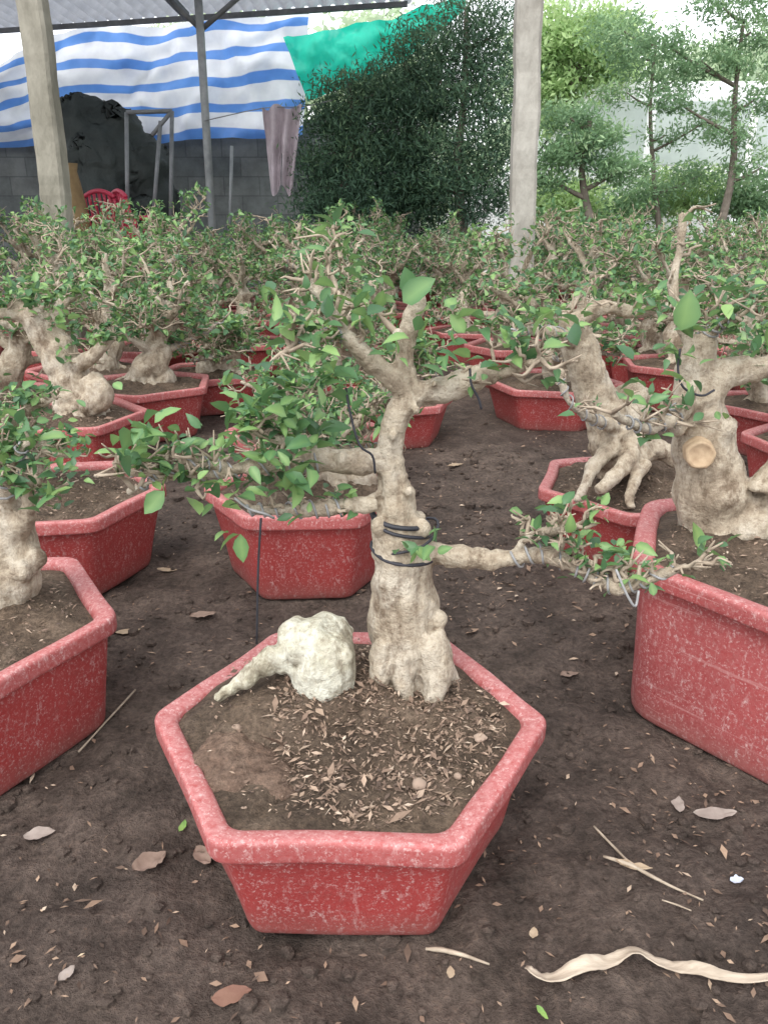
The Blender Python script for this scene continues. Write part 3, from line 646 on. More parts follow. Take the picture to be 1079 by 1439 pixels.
custom('low leafy bonsai in the second red pot along the left side',72,686,.185,.235,R(10),
  [[(40,690,1.60,40),(38,655,1.6,32),(30,620,1.6,22),(20,590,1.6,14)],
   [(38,650,1.6,16),(70,630,1.57,11),(100,640,1.54,7)],[(30,620,1.6,14),(10,590,1.55,10),(-30,580,1.5,7)],[(22,595,1.6,10),(50,570,1.58,8),(80,560,1.56,5)]],
  [(100,600,1.5,9,.03,.03),(50,560,1.55,8,.03,.03),(0,570,1.5,8,.03,.03),(80,650,1.5,8,.03,.02),(120,660,1.5,5,.028,.02),(40,620,1.5,8,.03,.03)],
  [(1,14,.2,.6,.026),(2,14,.2,.6,.026),(3,14,.2,.6,.026)],seed=47,mound=.03,mcp=(45,690),vox=.006)
custom('bonsai with thick trunk leaning left in the third red pot along the left side',95,578,.17,.24,R(10),
  [[(115,590,2.35,42),(108,560,2.35,33),(95,520,2.35,29),(72,480,2.35,25),(45,445,2.35,19),(20,430,2.35,12)],
   [(120,575,2.3,17),(140,555,2.3,20),(125,530,2.32,16)],[(95,520,2.35,14),(130,500,2.3,10),(160,470,2.3,7)],
   [(70,475,2.35,13),(85,430,2.35,9),(120,410,2.35,6)],[(40,445,2.35,11),(0,440,2.3,8),(-30,430,2.3,6)]],
  [(60,420,2.3,18,.034,.045),(130,400,2.3,18,.034,.045),(20,400,2.3,16,.034,.045),(100,450,2.25,9,.034,.03)],
  [(2,16,.3,.7,.028),(3,20,.2,.7,.028),(4,20,.2,.7,.028),(0,12,.7,.7,.028)],seed=51,vox=.007)
# ------------------------------------------------------------------ mid bonsai placed individually
place(6,432,690,R(2),'bonsai in the red pot directly behind the front bonsai',None,.95,1.05)
place(4,205,540,R(-20),'bonsai in the squat red pot behind the one with the leaning trunk',None,1.08,1.0)
place(7,430,602,R(3),'bonsai whose red pot rim shows left of the front trunk, second pot behind')
place(8,548,548,R(15),'bonsai in a red pot half hidden behind the fork of the front trunk')
place(5,776,533,R(2),'bonsai in the red pot alone on bare soil right of the front trunk',None,1.15,.92)
place(0,918,492,R(130),'bonsai in the red pot right behind the claw-rooted one')
place(2,1098,560,R(30),'bonsai in a red pot cut by the right edge, above the tall pot')
place(4,1172,622,R(100),'bonsai showing only its pot rim at the right edge behind the tall pot')
place(8,300,512,R(20),'bonsai with twisted roots in a red pot behind the squat left-hand pot',None,1.08,1.0)
place(3,352,478,R(-50),'bonsai in the red pot next behind the twisted-root one',None,1.0,.95)
place(1,655,462,R(90),'bonsai in a red pot at the far end of the bare soil strip')
groups={0:'bonsai in the back rows left of the metal pole',1:'bonsai in the back rows between pole and right concrete post',2:'bonsai in the back rows right of the right concrete post'}
labs={0:'leafy bonsai in a red pot, crowded back rows left of the metal pole',1:'leafy bonsai in a red pot, crowded back rows between pole and right post',2:'leafy bonsai in a red pot, crowded back rows right of the right post'}
rg=random.Random(77)
for xx,yy,k in ((-1.44,3.52,3),(-1.02,3.5,0),(.60,3.62,2),(.98,3.75,3),(-1.9,3.4,5)):
    pxx=CX+xx*F/(yy*ct); g=0 if pxx<290 else (1 if pxx<725 else 2)
    put(k,(xx,yy,-.003),rg.uniform(0,6.28),(1.05,1.05,1.2),labs[g],groups[g])
yrow=2.7; row=0
while yrow<7.5:
    half=.50*yrow+.35; x=-half+(.24 if row%2 else 0)
    while x<half:
        xx=x+rg.uniform(-.08,.08); yy=yrow+rg.uniform(-.1,.1); x+=.45+.012*yrow
        if any(math.hypot(xx-a,yy-b)<.375 for a,b in PL): continue
        if yrow<3.5 and -.02<xx<.36: continue
        if yy>6.2 and xx<-.9: continue
        if math.hypot(xx+1.72,yy-4.0)<.3 or math.hypot(xx-.74,yy-4.2)<.3: continue
        pxx=CX+xx*F/(yy*ct); g=0 if pxx<290 else (1 if pxx<725 else 2)
        k=rg.choice([0,1,2,3,4,5,0,2,3,8]) if yy<4.2 else rg.choice([0,1,2,3,4,5,0,2,3]); s=rg.uniform(.97,1.1)
        z=s*rg.uniform(.85,1.05) if yy<3.8 else s*rg.uniform(.95,1.25)
        put(k,(xx,yy,-.003),rg.uniform(0,6.28),(s,s,z),labs[g],groups[g])
    yrow+=.46; row+=1
# ------------------------------------------------------------------ things on the ground
def dry_leaf(px,py,lpx,ang,mat,label,wid=.45,curl=.25,name='dry_leaf',catg='leaf'):
    p=atz(px,py,.004); L=lpx*m_per_px(px,py,p.y); mb=MB()
    n=13; m=7; vs=[];fs=[]; ca,sa=math.cos(ang),math.sin(ang); gz0=float(gz(p.x,p.y))
    for i in range(n):
        u=i/(n-1); ww=wid*L*.5*(math.sin(math.pi*u**.85)**.8 if 0<u<1 else .03)
        for j in range(m):
            v=(j-m//2)/(m//2); e=1+.3*noise.noise(Vector((u*5+px,v*2,1)))
            lx_=(u-.5)*L+.08*L*noise.noise(Vector((u*3,v*3,px))); ly_=v*ww*e+.08*L*math.sin(u*2.5+px); z=.004+curl*L*(.35*(u-.5)**2+.5*abs(v)**2*ww/L)+.10*L*curl*2*abs(noise.noise(Vector((u*4,v*2.5,px*.37))))
            vs.append((p.x+lx_*ca-ly_*sa,p.y+lx_*sa+ly_*ca,gz0+z))
    for i in range(n-1):
        for j in range(m-1): fs.append((i*m+j,i*m+j+1,(i+1)*m+j+1,(i+1)*m+j))
    mb.add(vs,fs); ob=mb.build(name,M[mat],None,(p.x,p.y,0)); ob.location=(p.x,p.y,0); tag(ob,label,catg)
dry_leaf(1003,1143,62,-.05,'greyleaf','large flat grey dead leaf on soil below the tall right pot',.4)
dry_leaf(955,1130,34,1.2,'greyleaf','small folded grey leaf just left of the large grey leaf',.5,.5)
dry_leaf(55,1165,42,.1,'greyleaf','pale crumpled leaf on soil below the nearest left pot',.6,.6)
dry_leaf(210,1208,50,.9,'dryleaf','dark crumpled brown leaf on soil left of the front pot wall',.7,.9)
dry_leaf(325,1390,56,.1,'redleaf','reddish brown leaf fragment on soil at the bottom, left of centre',.55,.3)
dry_leaf(890,1217,50,-.4,'tanleaf','curled tan leaf among twigs at lower right',.25,.5)
dry_leaf(92,1358,28,1.0,'greyleaf','small pale leaf scrap near the bottom left corner',.6,.5)
dry_leaf(750,1300,20,1.4,'tanleaf','tiny brown leaf scrap right of the front pot base',.6,.5)
dry_leaf(632,1360,20,1.4,'tanleaf','tiny tan chip under the front pot base near the pale twig',.6,.3)
dry_leaf(285,1195,40,-.7,'dryleaf','small brown leaf touching the left side of the front pot',.6,.7)
dry_leaf(235,797,30,0,'tanleaf','small tan leaf on the shaded path between left pots',.4,.4)
dry_leaf(285,862,36,.5,'dryleaf','brown leaf on the path left of the pot behind the front bonsai',.5,.5)
dry_leaf(180,885,34,.2,'tanleaf','pale leaf on the path beside the nearest left pot rim',.4,.4)
dry_leaf(255,1155,24,1.4,'freshleaf','fresh green leaf on soil left of the front pot',.4,.5)
dry_leaf(762,1417,24,-.9,'freshleaf','yellow green leaf at the bottom edge below the pale strip',.4,.3)
dry_leaf(1035,1235,20,0,'foil','crumpled silvery scrap on soil near the right edge',.7,.9,'foil_scrap','scrap')
dry_leaf(800,945,28,.4,'dryleaf','brown leaf bit on the path right of the front pot rim',.5,.5)
dry_leaf(640,655,26,.3,'tanleaf','tan leaf on the open soil behind the front trunk',.4,.4)
def twig(pts,label):
    mb=MB(); q=[]
    for i,(x,y,r) in enumerate(pts):
        p=atz(x,y,.008); q.append((p.x,p.y,float(gz(p.x,p.y))+.007,r*m_per_px(x,y,p.y)))
    o=q[0][:3]; mb.tube(q,6,4,1,.3); ob=mb.build('fallen_twig',M['twig'],None,o); ob.location=o; tag(ob,label,'twig')
twig([(835,1152,1.5),(870,1190,2),(893,1218,2.5),(940,1240,2),(988,1263,1.5)],'long thin bent twig on soil at lower right')
twig([(848,1198,2),(885,1215,3),(930,1232,2)],'shorter twig crossing the long bent twig at lower right')
twig([(598,1322,2),(620,1325,3.5),(650,1333,3),(688,1346,1.5)],'short pale twig on soil just below the front pot')
twig([(970,1283,1),(950,1270,1.3),(930,1262,1)],'very thin twig below the long bent twig')
twig([(110,1050,1.5),(160,1000,1.5),(190,965,1.5)],'thin twig leaning by the nearest left pot')
sp=MB(); path=[(738,1354,6),(752,1364,15),(785,1369,19),(825,1362,19),(858,1350,17),(888,1341,16),(925,1351,17),(970,1366,16),(1020,1375,14),(1100,1378,11)]
pp=[]
for x,y,wd in path:
    p=atz(x,y,.006); pp.append((p.x,p.y,float(gz(p.x,p.y))+.006,wd*.5*m_per_px(x,y,p.y)))
c=cat(pp,7); vs=[];fs=[]
for i,q in enumerate(c):
    t=Vector(c[min(i+1,len(c)-1)][:3])-Vector(c[max(i-1,0)][:3]); s=t.normalized().cross(UP); tl=.5*math.sin(i*.21)
    for j,v in enumerate((-1,-.5,0,.5,1)):
        e=1+.18*noise.noise(Vector((i*.35,v,0)))
        vs.append(Vector(q[:3])+s*(v*q[3]*e)+UP*(tl*v*q[3]+.006+.004*math.sin(i*.4)+.35*q[3]*abs(v)+.002*noise.noise(Vector((i*.5,v*2,4)))))
for i in range(len(c)-1):
    for j in range(4): fs.append((i*5+j,i*5+j+1,(i+1)*5+j+1,(i+1)*5+j))
sp.add(vs,fs); o=pp[0][:3]; ob=sp.build('dry_leaf_strip',M['strip'],None,o); ob.location=o
so_=ob.modifiers.new('s','SOLIDIFY'); so_.thickness=.001; tag(ob,'long wavy strip of pale dry plant fibre on soil at lower right','strip')
# ------------------------------------------------------------------ shelter, posts, background
def post(name,label,ptop,pbot,Yy,wpx,mat):
    a=aty(*ptop,Yy); b=aty(*pbot,Yy); d=(a-b); d/=d.z; base=b+d*(0-b.z); top=base+d*2.44; r=wpx*m_per_px(*pbot,Yy)*.5
    mb=MB()
    def ring(c,s): 
        return [Vector((c.x+s*r*x,c.y+s*r*y,c.z)) for x,y in ((-1,-.75),(-.75,-1),(.75,-1),(1,-.75),(1,.75),(.75,1),(-.75,1),(-1,.75))]
    rs=[]
    for i in range(60):
        u=i/59; c=base.lerp(top,u); s=1+.07*noise.noise(c*5)+.05*noise.noise(c*20); c=c+Vector((.008*noise.noise(c*3),0,0)); rs.append(ring(c,s))
    rs[0]=[v-UP*.05 for v in rs[0]]
    mb.rings(rs,capt=True); ob=mb.build(name,mat,None,tuple(base),False); ob.location=base; return tag(ob,label,'post')
post('concrete_post','mossy square concrete post standing among the pots at the left',(45,0),(84,315),4.0,33,M['concrete_mossy'])
post('concrete_post','pale square concrete post right of centre in front of the evergreens',(743,0),(733,330),4.2,33,M['concrete'])
mb=MB(); a=aty(281,30,7.0); b=aty(297,318,7.0); mb.tube([(b.x,b.y,0,.032),(*a,.032),(a.x,a.y,2.44,.032)],10,1); o=(b.x,b.y,0)
ob=mb.build('metal_pole',M['steel'],None,o); ob.location=o; tag(ob,'thin grey metal pole holding up the roof in front of the striped tarpaulin','pole')
RO=(-3,6.5,2.5); ro=thing('shelter_roof','corrugated metal roof with steel purlins over the left background','roof',RO)
skew=lambda x,y: y+(-x)*.26*(y-4.2)/3.7
mb=MB(); xs=np.arange(-7,.25,.02); ys=[4.2,5,6,7,7.9]
vs=[(x,skew(x,y),2.50+.022*math.sin(x*2*math.pi/.12)) for y in ys for x in xs]; nx_=len(xs)
mb.add(vs,[(j*nx_+i,j*nx_+i+1,(j+1)*nx_+i+1,(j+1)*nx_+i) for j in range(len(ys)-1) for i in range(nx_-1)])
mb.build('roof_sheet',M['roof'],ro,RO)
for y in (4.4,5.5,6.6,7.78):
    b_=MB(); y0,y1=skew(-7,y),skew(.2,y)
    b_.add([(-7,y0-.02,2.435),(.2,y1-.02,2.435),(.2,y1+.02,2.435),(-7,y0+.02,2.435),(-7,y0-.02,2.475),(.2,y1-.02,2.475),(.2,y1+.02,2.475),(-7,y0+.02,2.475)],[(3,2,1,0),(4,5,6,7),(0,1,5,4),(1,2,6,5),(2,3,7,6),(3,0,4,7)])
    b_.build('purlin',M['darksteel'],ro,RO,False)
for (p,q) in (((235,-5),(283,42)),((345,-12),(283,42))):
    b_=MB(); b_.tube([(*aty(*p,7.0),.02),(*aty(*q,7.02),.02)],8,1); b_.build('brace',M['darksteel'],ro,RO)
for xx in (-4.2,-1.72,):
    b_=MB(); b_.box((xx-.025,4.3,2.375),(xx+.025,7.9,2.433)); b_.build('rafter',M['darksteel'],ro,RO,False)
mb=MB(); mb.box((-7,6.35,-.1),(-.95,9.9,.2)); tag(mb.build('floor',M['slab'],None,smooth=False),kind='structure')
m,nt,b=new_mat('block_wall'); tc=N(nt,'ShaderNodeTexCoord'); mp=N(nt,'ShaderNodeMapping'); mp.inputs['Rotation'].default_value=(R(90),0,0); nt.links.new(tc.outputs['Object'],mp.inputs[0])
bk=N(nt,'ShaderNodeTexBrick'); nt.links.new(mp.outputs[0],bk.inputs[0]); bk.inputs['Scale'].default_value=1; bk.inputs['Brick Width'].default_value=.4; bk.inputs['Row Height'].default_value=.2; bk.inputs['Mortar Size'].default_value=.009; bk.inputs['Mortar Smooth'].default_value=.6
bk.inputs['Color1'].default_value=(.13,.145,.145,1); bk.inputs['Color2'].default_value=(.18,.19,.185,1); bk.inputs['Mortar'].default_value=(.11,.12,.12,1)
n=noi(nt,5,5,.7); g_=ramp(nt,[(.3,(.5,.5,.5)),(.65,(1,1,1))],n.outputs[0]); c=mixc(nt,.9,bk.outputs[0],g_.outputs[0],'MULTIPLY'); nt.links.new(c,b.inputs['Base Color']); b.inputs['Roughness'].default_value=.9
mb=MB(); mb.box((-7,9.55,.2),(.4,9.7,1.78)); ob=mb.build('block_wall',m,None,(0,0,0),False); tag(ob,'grey concrete block wall in shade beneath the striped tarpaulin','wall')
def tarp_mat(name,stripes):
    m,nt,b=new_mat(name)
    if stripes:
        uv=N(nt,'ShaderNodeUVMap'); sx=N(nt,'ShaderNodeSeparateXYZ'); nt.links.new(uv.outputs[0],sx.inputs[0])
        fr=math_(nt,'FRACT',math_(nt,'MULTIPLY',sx.outputs[1],4.6),0)
        r=ramp(nt,[(0,(.13,.31,.74)),(.34,(.13,.31,.74)),(.37,(.80,.83,.88)),(.97,(.80,.83,.88))],fr)
        n=noi(nt,3,4,.6); g=ramp(nt,[(.3,(.80,.80,.83)),(.6,(1,1,1))],n.outputs[0]); c=mixc(nt,1,r.outputs[0],g.outputs[0],'MULTIPLY')
    else:
        n=noi(nt,2.2,4,.6); r=ramp(nt,[(.3,(.02,.50,.36)),(.55,(.03,.66,.48)),(.72,(.30,.80,.66))],n.outputs[0]); c=r.outputs[0]
    nt.links.new(c,b.inputs['Base Color']); b.inputs['Roughness'].default_value=.6
    t=N(nt,'ShaderNodeBsdfTranslucent'); nt.links.new(c,t.inputs[0]); mx=N(nt,'ShaderNodeMixShader'); mx.inputs[0].default_value=.56
    nt.links.new(b.outputs[0],mx.inputs[1]); nt.links.new(t.outputs[0],mx.inputs[2]); nt.links.new(mx.outputs[0],nt.nodes['Material Output'].inputs[0]); return m
def lerp_poly(P,u):
    x=P[0][0]+(P[-1][0]-P[0][0])*u
    for (a,b) in zip(P[:-1],P[1:]):
        if a[0]<=x<=b[0]: return Vector((x,a[1]+(b[1]-a[1])*(x-a[0])/max(b[0]-a[0],1e-6)))
    return Vector(P[-1])
def sheet(name,top,bot,Yf,nu,nv,mat,label,catg,wave):
    vs=[];fs=[];uvs=[]
    for i in range(nu+1):
        u=i/nu; a=lerp_poly(top,u); b=lerp_poly(bot,u)
        for j in range(nv+1):
            v=j/nv; q=b.lerp(a,v); p=aty(q.x,q.y,Yf); p.y+=wave*(noise.noise(Vector((u*9,v*2.5,3)))+.5*noise.noise(Vector((u*24,v*6,8)))); p.z+=.05*wave*6*noise.noise(Vector((u*6,v*2,5)))*(1 if 0<j<nv else .4); vs.append(p); uvs.append((u,v))
    for i in range(nu):
        for j in range(nv): k=i*(nv+1)+j; fs.append((k,k+nv+1,k+nv+2,k+1))
    o=tuple(vs[0]); mb=MB(); mb.add(vs,fs); ob=mb.build(name,mat,None,o); ob.location=o
    ul=ob.data.uv_layers.new(name='UVMap')
    for l in ob.data.loops: ul.data[l.index].uv=uvs[l.vertex_index]
    return tag(ob,label,catg)
sheet('striped_tarpaulin',[(-90,100),(0,88),(75,46),(190,36),(310,25),(435,18)],[(-90,207),(0,208),(120,204),(250,198),(345,194),(425,190)],9.25,80,30,tarp_mat('striped_tarp',True),'blue and white striped tarpaulin hung behind the metal pole at upper left','tarpaulin',.22)
sheet('green_tarpaulin',[(398,52),(470,40),(545,26),(600,8),(655,-8)],[(432,142),(480,125),(540,104),(600,60),(655,10)],8.6,40,14,tarp_mat('green_tarp',False),'bright green tarpaulin stretched beside the striped one above the dark evergreens','tarpaulin',.14)
mb=MB(); vs=[];fs=[]
for i in range(25):
    u=i/24
    for j in range(21):
        v=j/20; xl=368+ (12)*v; xr=425-14*v; x=xl+(xr-xl)*u; y=150+ (118+8*math.sin(u*9))*v+4*math.sin(u*12)*(1-v)
        p=aty(x,y,6.7); p.y+=.045*math.sin(u*17+v*2)+.03*noise.noise(Vector((u*4,v*4,0))); vs.append(p)
for i in range(24):
    for j in range(20):
        if j>11 and i==12: continue
        k=i*21+j; fs.append((k,k+21,k+22,k+1))
mb.add(vs,fs); o=tuple(vs[0]); ob=mb.build('hanging_trousers',M['cloth'],None,o); ob.location=o; tag(ob,'mauve grey cloth trousers hanging beside the dark evergreens','clothing')
mb=MB(); mb.tube([(*aty(287,170,6.95),.004),(*aty(370,152,6.71),.004),(*aty(425,150,6.71),.004),(*aty(470,140,6.7),.004)],5,3); o=tuple(aty(287,170,6.95)); ob=mb.build('washing_line',M['darksteel'],None,o); ob.location=o; tag(ob,'thin line from the metal pole carrying the mauve cloth','rope')
mb=MB()
for (x,y,r) in ((120,180,40),(150,230,60),(105,250,45),(195,240,48),(215,285,40),(150,290,70),(100,300,40),(125,162,24),(170,185,32)):
    p=aty(x,y,8.2); mb.ball(p,r*m_per_px(x,y,8.2),(1,.8,1),14)
p=aty(150,300,8.2); mb.ball((p.x,p.y,.35),.5,(1.2,.8,.9),14)
me=woody(mb,.025,0,2,8); o=(p.x,p.y,.2)
for v in me.vertices:
    n_=v.normal.copy(); v.co+=n_*(.07*noise.noise(v.co*2.4)+.06*noise.noise(Vector((v.co.x*8,v.co.y*8,v.co.z*2.5)))+.03*noise.noise(v.co*11)); v.co-=Vector(o)
ob=link('covered_heap',me,M['heap']); ob.location=o; tag(ob,'big heap covered in black sheeting behind the left post','heap')
rk=thing('pipe_rack','thin metal pipe rack standing in front of the black covered heap','rack',tuple(Vector((aty(240,300,7.4).x,7.4,.2))))
o=tuple(rk.location)
for pts in (((178,158),(242,156)),((242,156),(240,330)),((226,170),(214,330)),((178,158),(180,330)),((214,190),(242,156))):
    b_=MB(); b_.tube([(*aty(x,y,7.4),.018) for x,y in pts],8,1); b_.build('pipe',M['darksteel'],rk,o)
mb=MB(); mb.tube([(*aty(326,205,7.3),.014),(*aty(323,335,7.3),.014)],8,1); o=tuple(aty(323,335,7.3)); ob=mb.build('metal_rod',M['steel'],None,o); ob.location=o; tag(ob,'thin upright metal rod just right of the metal pole','rod')
mb=MB(); p=aty(104,315,6.9); pr=[(.001,.2),(.10,.2),(.13,.3),(.135,.55),(.12,.85),(.09,1.02),(.075,1.10),(.09,1.16),(.001,1.13)]
mb.rings([[Vector((p.x+r*math.cos(a)*(1+.08*noise.noise(Vector((a,z*5,0)))),p.y+r*math.sin(a),z)) for a in np.linspace(0,6.283,18,endpoint=False)] for r,z in pr],capb=True,capt=True)
o=(p.x,p.y,.2); ob=mb.build('sack',M['sack'],None,o); ob.location=o; tag(ob,'brown full sack standing right behind the mossy left post','sack')
def chair(x,y,rz,label):
    t=thing('plastic_chair',label,'chair',(x,y,.2),'red plastic chairs under the shelter'); t.rotation_euler=(0,0,rz); t.scale=(.8,.8,.86)
    b_=MB(); b_.box((-.21,-.21,.40),(.21,.2,.43)); b_.build('seat',M['redchair'],t,bevel=.012)
    for sx in (-1,1):
        for sy in (-1,1):
            b_=MB(); b_.tube([(sx*.19,sy*.18,.41,.022),(sx*.225,sy*.225,0,.016)],8,1); b_.build('leg',M['redchair'],t)
        b_=MB(); b_.tube([(sx*.215,.2,.41,.02),(sx*.225,.2,.62,.02),(sx*.22,0,.64,.02),(sx*.21,-.17,.62,.02),(sx*.2,-.18,.42,.02)],8,4); b_.build('armrest',M['redchair'],t)
    back=MB()
    for k in range(7):
        u=(k-3)/3; back.tube([(u*.19,.19,.42,.017),(u*.2,.235,.65,.017),(u*.19,.27,.87-.05*u*u,.017)],6,3)
    back.tube([(u*.205,.275,.89-.06*u*u,.022) for u in np.linspace(-1,1,9)],8,2); back.tube([(u*.205,.235,.64,.016) for u in np.linspace(-1,1,5)],8,1)
    back.build('backrest',M['redchair'],t)
p=aty(165,300,7.4); chair(p.x,p.y,R(160),'red plastic armchair under the shelter, left one of two')
p=aty(203,300,7.3); chair(p.x,p.y,R(130),'red plastic armchair under the shelter, right one of two')
# ------------------------------------------------------------------ trees
def tree(name,label,catg,bx,Yy,lobes,nleaf,size,asp,mat,trunk_top,tr_r=.05,clump=.10,group=None,seed=0,up=.3,shade=.5,z0=0,flat=1):
    g=np.random.default_rng(seed); base=aty(bx,330,Yy); o=(base.x,Yy,z0); root=thing(name,label,catg,o,group)
    C=[]; 
    for (x,y,rx,ry) in lobes:
        p=aty(x,y,Yy); s=m_per_px(x,y,Yy); C.append((p,rx*s,ry*s))
    mb=MB(); tp=aty(*trunk_top,Yy); h=tp.z-z0
    ch=[(base.x+ (tp.x-base.x)*u+.05*math.sin(u*7+seed)*(0<u<1),Yy+.04*math.sin(u*5+seed),z0+h*u-(.05 if u==0 else 0),tr_r*(1.15-.8*u)) for u in (0,.25,.5,.75,1)]
    mb.tube(ch,9,4,seed,.2); cc=cat(ch,6)
    for (p,rx,rz) in C:
        best=min(cc,key=lambda q:abs(q[2]-(p.z-abs(p.x-q[0])*.5)))
        mid=(Vector(best[:3])+p)*.5+Vector((0,0,-.05*rx))
        mb.tube([(*best[:3],tr_r*.45),(*mid,tr_r*.33),(*p,tr_r*.15)],6,3)
    mb.build('trunk',M['trunk_dark'],root,o)
    vol=np.array([rx*rx*rz for _,rx,rz in C]); vol=vol**.75; vol/=vol.sum(); P=[];T=[]
    for (p,rx,rz),f in zip(C,vol):
        n=int(nleaf*f); nc=max(8,int(n/45)); d=unit(g.normal(size=(nc,3))); rr_=g.uniform(.35,1.1,(nc,1))**.6
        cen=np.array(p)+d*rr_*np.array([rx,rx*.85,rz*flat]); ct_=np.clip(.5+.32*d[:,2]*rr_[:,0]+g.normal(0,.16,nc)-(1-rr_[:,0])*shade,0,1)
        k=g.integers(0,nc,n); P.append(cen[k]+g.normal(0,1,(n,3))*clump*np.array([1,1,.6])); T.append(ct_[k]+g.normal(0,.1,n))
    P=np.concatenate(P); T=np.concatenate(T); n=len(P)
    D=g.normal(size=(n,3)); D[:,2]+=up; D=unit(D); Rr=unit(np.cross(D,g.normal(size=(n,3))))
    L=size*g.uniform(.6,1.35,n)
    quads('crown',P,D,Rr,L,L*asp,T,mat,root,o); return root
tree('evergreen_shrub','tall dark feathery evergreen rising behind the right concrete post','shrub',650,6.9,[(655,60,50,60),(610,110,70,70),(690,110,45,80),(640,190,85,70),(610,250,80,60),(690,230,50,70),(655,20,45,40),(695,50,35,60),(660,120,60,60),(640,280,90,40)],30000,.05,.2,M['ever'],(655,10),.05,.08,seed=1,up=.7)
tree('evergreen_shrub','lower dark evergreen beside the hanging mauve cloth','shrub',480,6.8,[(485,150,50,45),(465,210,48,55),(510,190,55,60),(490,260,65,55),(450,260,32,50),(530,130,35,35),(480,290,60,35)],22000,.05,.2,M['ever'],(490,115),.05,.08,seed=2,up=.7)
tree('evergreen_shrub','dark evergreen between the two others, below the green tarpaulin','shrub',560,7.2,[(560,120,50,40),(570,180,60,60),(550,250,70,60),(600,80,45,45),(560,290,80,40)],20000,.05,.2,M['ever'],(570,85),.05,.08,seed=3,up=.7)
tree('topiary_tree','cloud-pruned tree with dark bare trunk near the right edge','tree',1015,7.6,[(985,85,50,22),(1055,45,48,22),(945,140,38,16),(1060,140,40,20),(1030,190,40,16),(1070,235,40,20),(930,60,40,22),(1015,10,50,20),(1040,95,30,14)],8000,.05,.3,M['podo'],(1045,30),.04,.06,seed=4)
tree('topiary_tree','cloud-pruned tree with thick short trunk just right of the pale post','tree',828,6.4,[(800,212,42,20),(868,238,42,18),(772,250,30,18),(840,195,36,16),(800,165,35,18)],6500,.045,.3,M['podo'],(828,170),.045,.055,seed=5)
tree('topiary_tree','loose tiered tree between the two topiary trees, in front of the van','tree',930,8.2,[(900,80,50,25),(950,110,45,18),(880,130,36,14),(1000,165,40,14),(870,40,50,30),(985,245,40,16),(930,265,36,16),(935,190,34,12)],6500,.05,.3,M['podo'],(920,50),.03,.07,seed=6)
tree('leafy_tree','bright yellow green tree behind the pale post at upper right','tree',800,9.5,[(790,60,50,45),(840,100,50,40),(775,130,40,50),(820,40,50,35),(790,190,45,35),(860,70,35,35),(768,80,30,60)],9000,.08,.4,M['bright'],(805,50),.06,.10,seed=7)
for k,(x,y,rx,ry,Yy) in enumerate(((960,262,50,28,8.8),(1050,270,40,26,8.4),(790,280,40,26,8.0),(870,285,45,22,8.6))):
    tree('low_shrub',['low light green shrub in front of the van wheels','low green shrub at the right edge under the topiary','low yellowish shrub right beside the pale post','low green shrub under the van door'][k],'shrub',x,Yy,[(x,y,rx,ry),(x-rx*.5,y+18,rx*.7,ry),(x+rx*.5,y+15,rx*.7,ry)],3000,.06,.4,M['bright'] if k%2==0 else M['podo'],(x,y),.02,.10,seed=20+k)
fl=['hazy tree far behind the van at the right edge','hazy tree far behind the van roof','hazy tree far beyond the pale post','hazy pale tree far beyond the green tarpaulin','hazy tree far off above the striped tarpaulin','hazy tree far beyond the topiary trees']
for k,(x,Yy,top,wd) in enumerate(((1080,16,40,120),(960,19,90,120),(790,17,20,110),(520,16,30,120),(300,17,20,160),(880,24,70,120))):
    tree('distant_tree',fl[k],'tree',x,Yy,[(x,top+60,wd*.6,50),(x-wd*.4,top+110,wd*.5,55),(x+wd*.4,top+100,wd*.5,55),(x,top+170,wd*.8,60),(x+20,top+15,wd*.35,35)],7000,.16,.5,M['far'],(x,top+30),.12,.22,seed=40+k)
g=np.random.default_rng(99); n=26000; hx=g.uniform(-22,24,n); hz=.0+g.random(n)**.8*(2.6+1.0*np.sin(hx*.7)+.7*np.sin(hx*1.9)); P=np.stack([hx,26+g.normal(0,.8,n),hz],1)
D=unit(g.normal(size=(n,3))); Rr=unit(np.cross(D,g.normal(size=(n,3)))); 
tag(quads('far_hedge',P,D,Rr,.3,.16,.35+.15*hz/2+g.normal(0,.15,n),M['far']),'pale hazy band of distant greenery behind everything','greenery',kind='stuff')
mb=MB(); mb.add([(.9,8.9,.03),(30,8.9,.03),(30,22,.03),(.9,22,.03)],[(0,1,2,3)]); tag(mb.build('yard',simple('pale_yard',(.36,.35,.31),(.48,.47,.44),2,.9,.2,.01),None,smooth=False),kind='structure')
vn_=aty(905,300,10.2); V=thing('parked_van','white parked van seen side on behind the topiary trees at right','van',(vn_.x,10.2,.03)); 
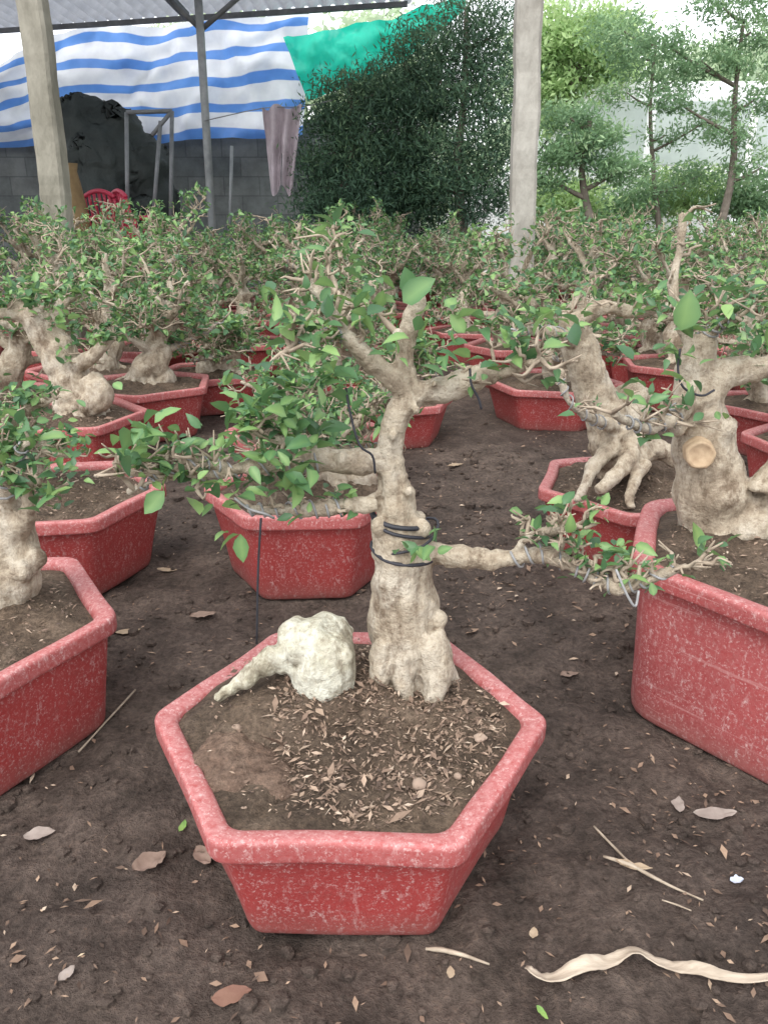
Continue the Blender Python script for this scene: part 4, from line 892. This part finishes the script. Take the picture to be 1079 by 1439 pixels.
def prism(prof,y0,y1):
    n=len(prof); b_=MB(); b_.add([(x,y0,z) for x,z in prof]+[(x,y1,z) for x,z in prof],[tuple(range(n)),tuple(range(2*n-1,n-1,-1))]+[(i,n+i,n+(i+1)%n,(i+1)%n) for i in range(n)]); return b_
prism([(-2.05,.35),(2.05,.35),(2.1,.9),(2.05,1.5),(1.95,2.0),(1.8,2.1),(-.7,2.1),(-1.0,2.02),(-1.55,1.28),(-2.0,1.15),(-2.12,.8)],-.85,.85).build('body',M['white'],V,smooth=False,bevel=.06)
for pr in ([(-1.42,1.28),(-.98,1.9),(-.35,1.9),(-.35,1.28)],[(-.25,1.28),(-.25,1.9),(.75,1.9),(.75,1.28)],[(.85,1.28),(.85,1.9),(1.8,1.9),(1.86,1.28)]):
    prism(pr,-.862,-.84).build('window',M['glass'],V,smooth=False)
b_=MB(); b_.add([(-1.57,-.75,1.30),(-1.57,.75,1.30),(-1.03,.7,2.0),(-1.03,-.7,2.0)],[(0,1,2,3)]); b_.build('windscreen',M['glass'],V,smooth=False)
for x in (-1.35,1.3):
    for y in (-.82,.66):
        b_=MB(); ring=lambda r,yy:[Vector((x+r*math.cos(a),yy,.32+r*math.sin(a))) for a in np.linspace(0,6.283,24,endpoint=False)]
        b_.rings([ring(.2,y-.06),ring(.3,y-.06),ring(.32,y-.03),ring(.32,y+.15),ring(.2,y+.17)],capb=True,capt=True); wv=b_.build('wheel',M['tyre'],V)
        b_=MB(); b_.rings([ring(.02,y-.07),ring(.19,y-.068),ring(.2,y-.058)],capb=True); b_.build('rim',M['steel'],wv)
for s in (-1,1):
    b_=MB(); b_.box((-2.13,s*.6-.14,.85),(-2.03,s*.6+.14,1.02)); b_.build('headlight',M['lamp'],V,bevel=.02)
b_=MB(); b_.box((-.36,-.868,1.12),(-.2,-.852,1.16)); b_.build('door_handle',M['darksteel'],V,smooth=False)
b_=MB(); b_.box((-2.2,-.86,.36),(-2.1,.86,.62)); b_.build('bumper',M['darksteel'],V,bevel=.03)
print('bonsai', len(PL))
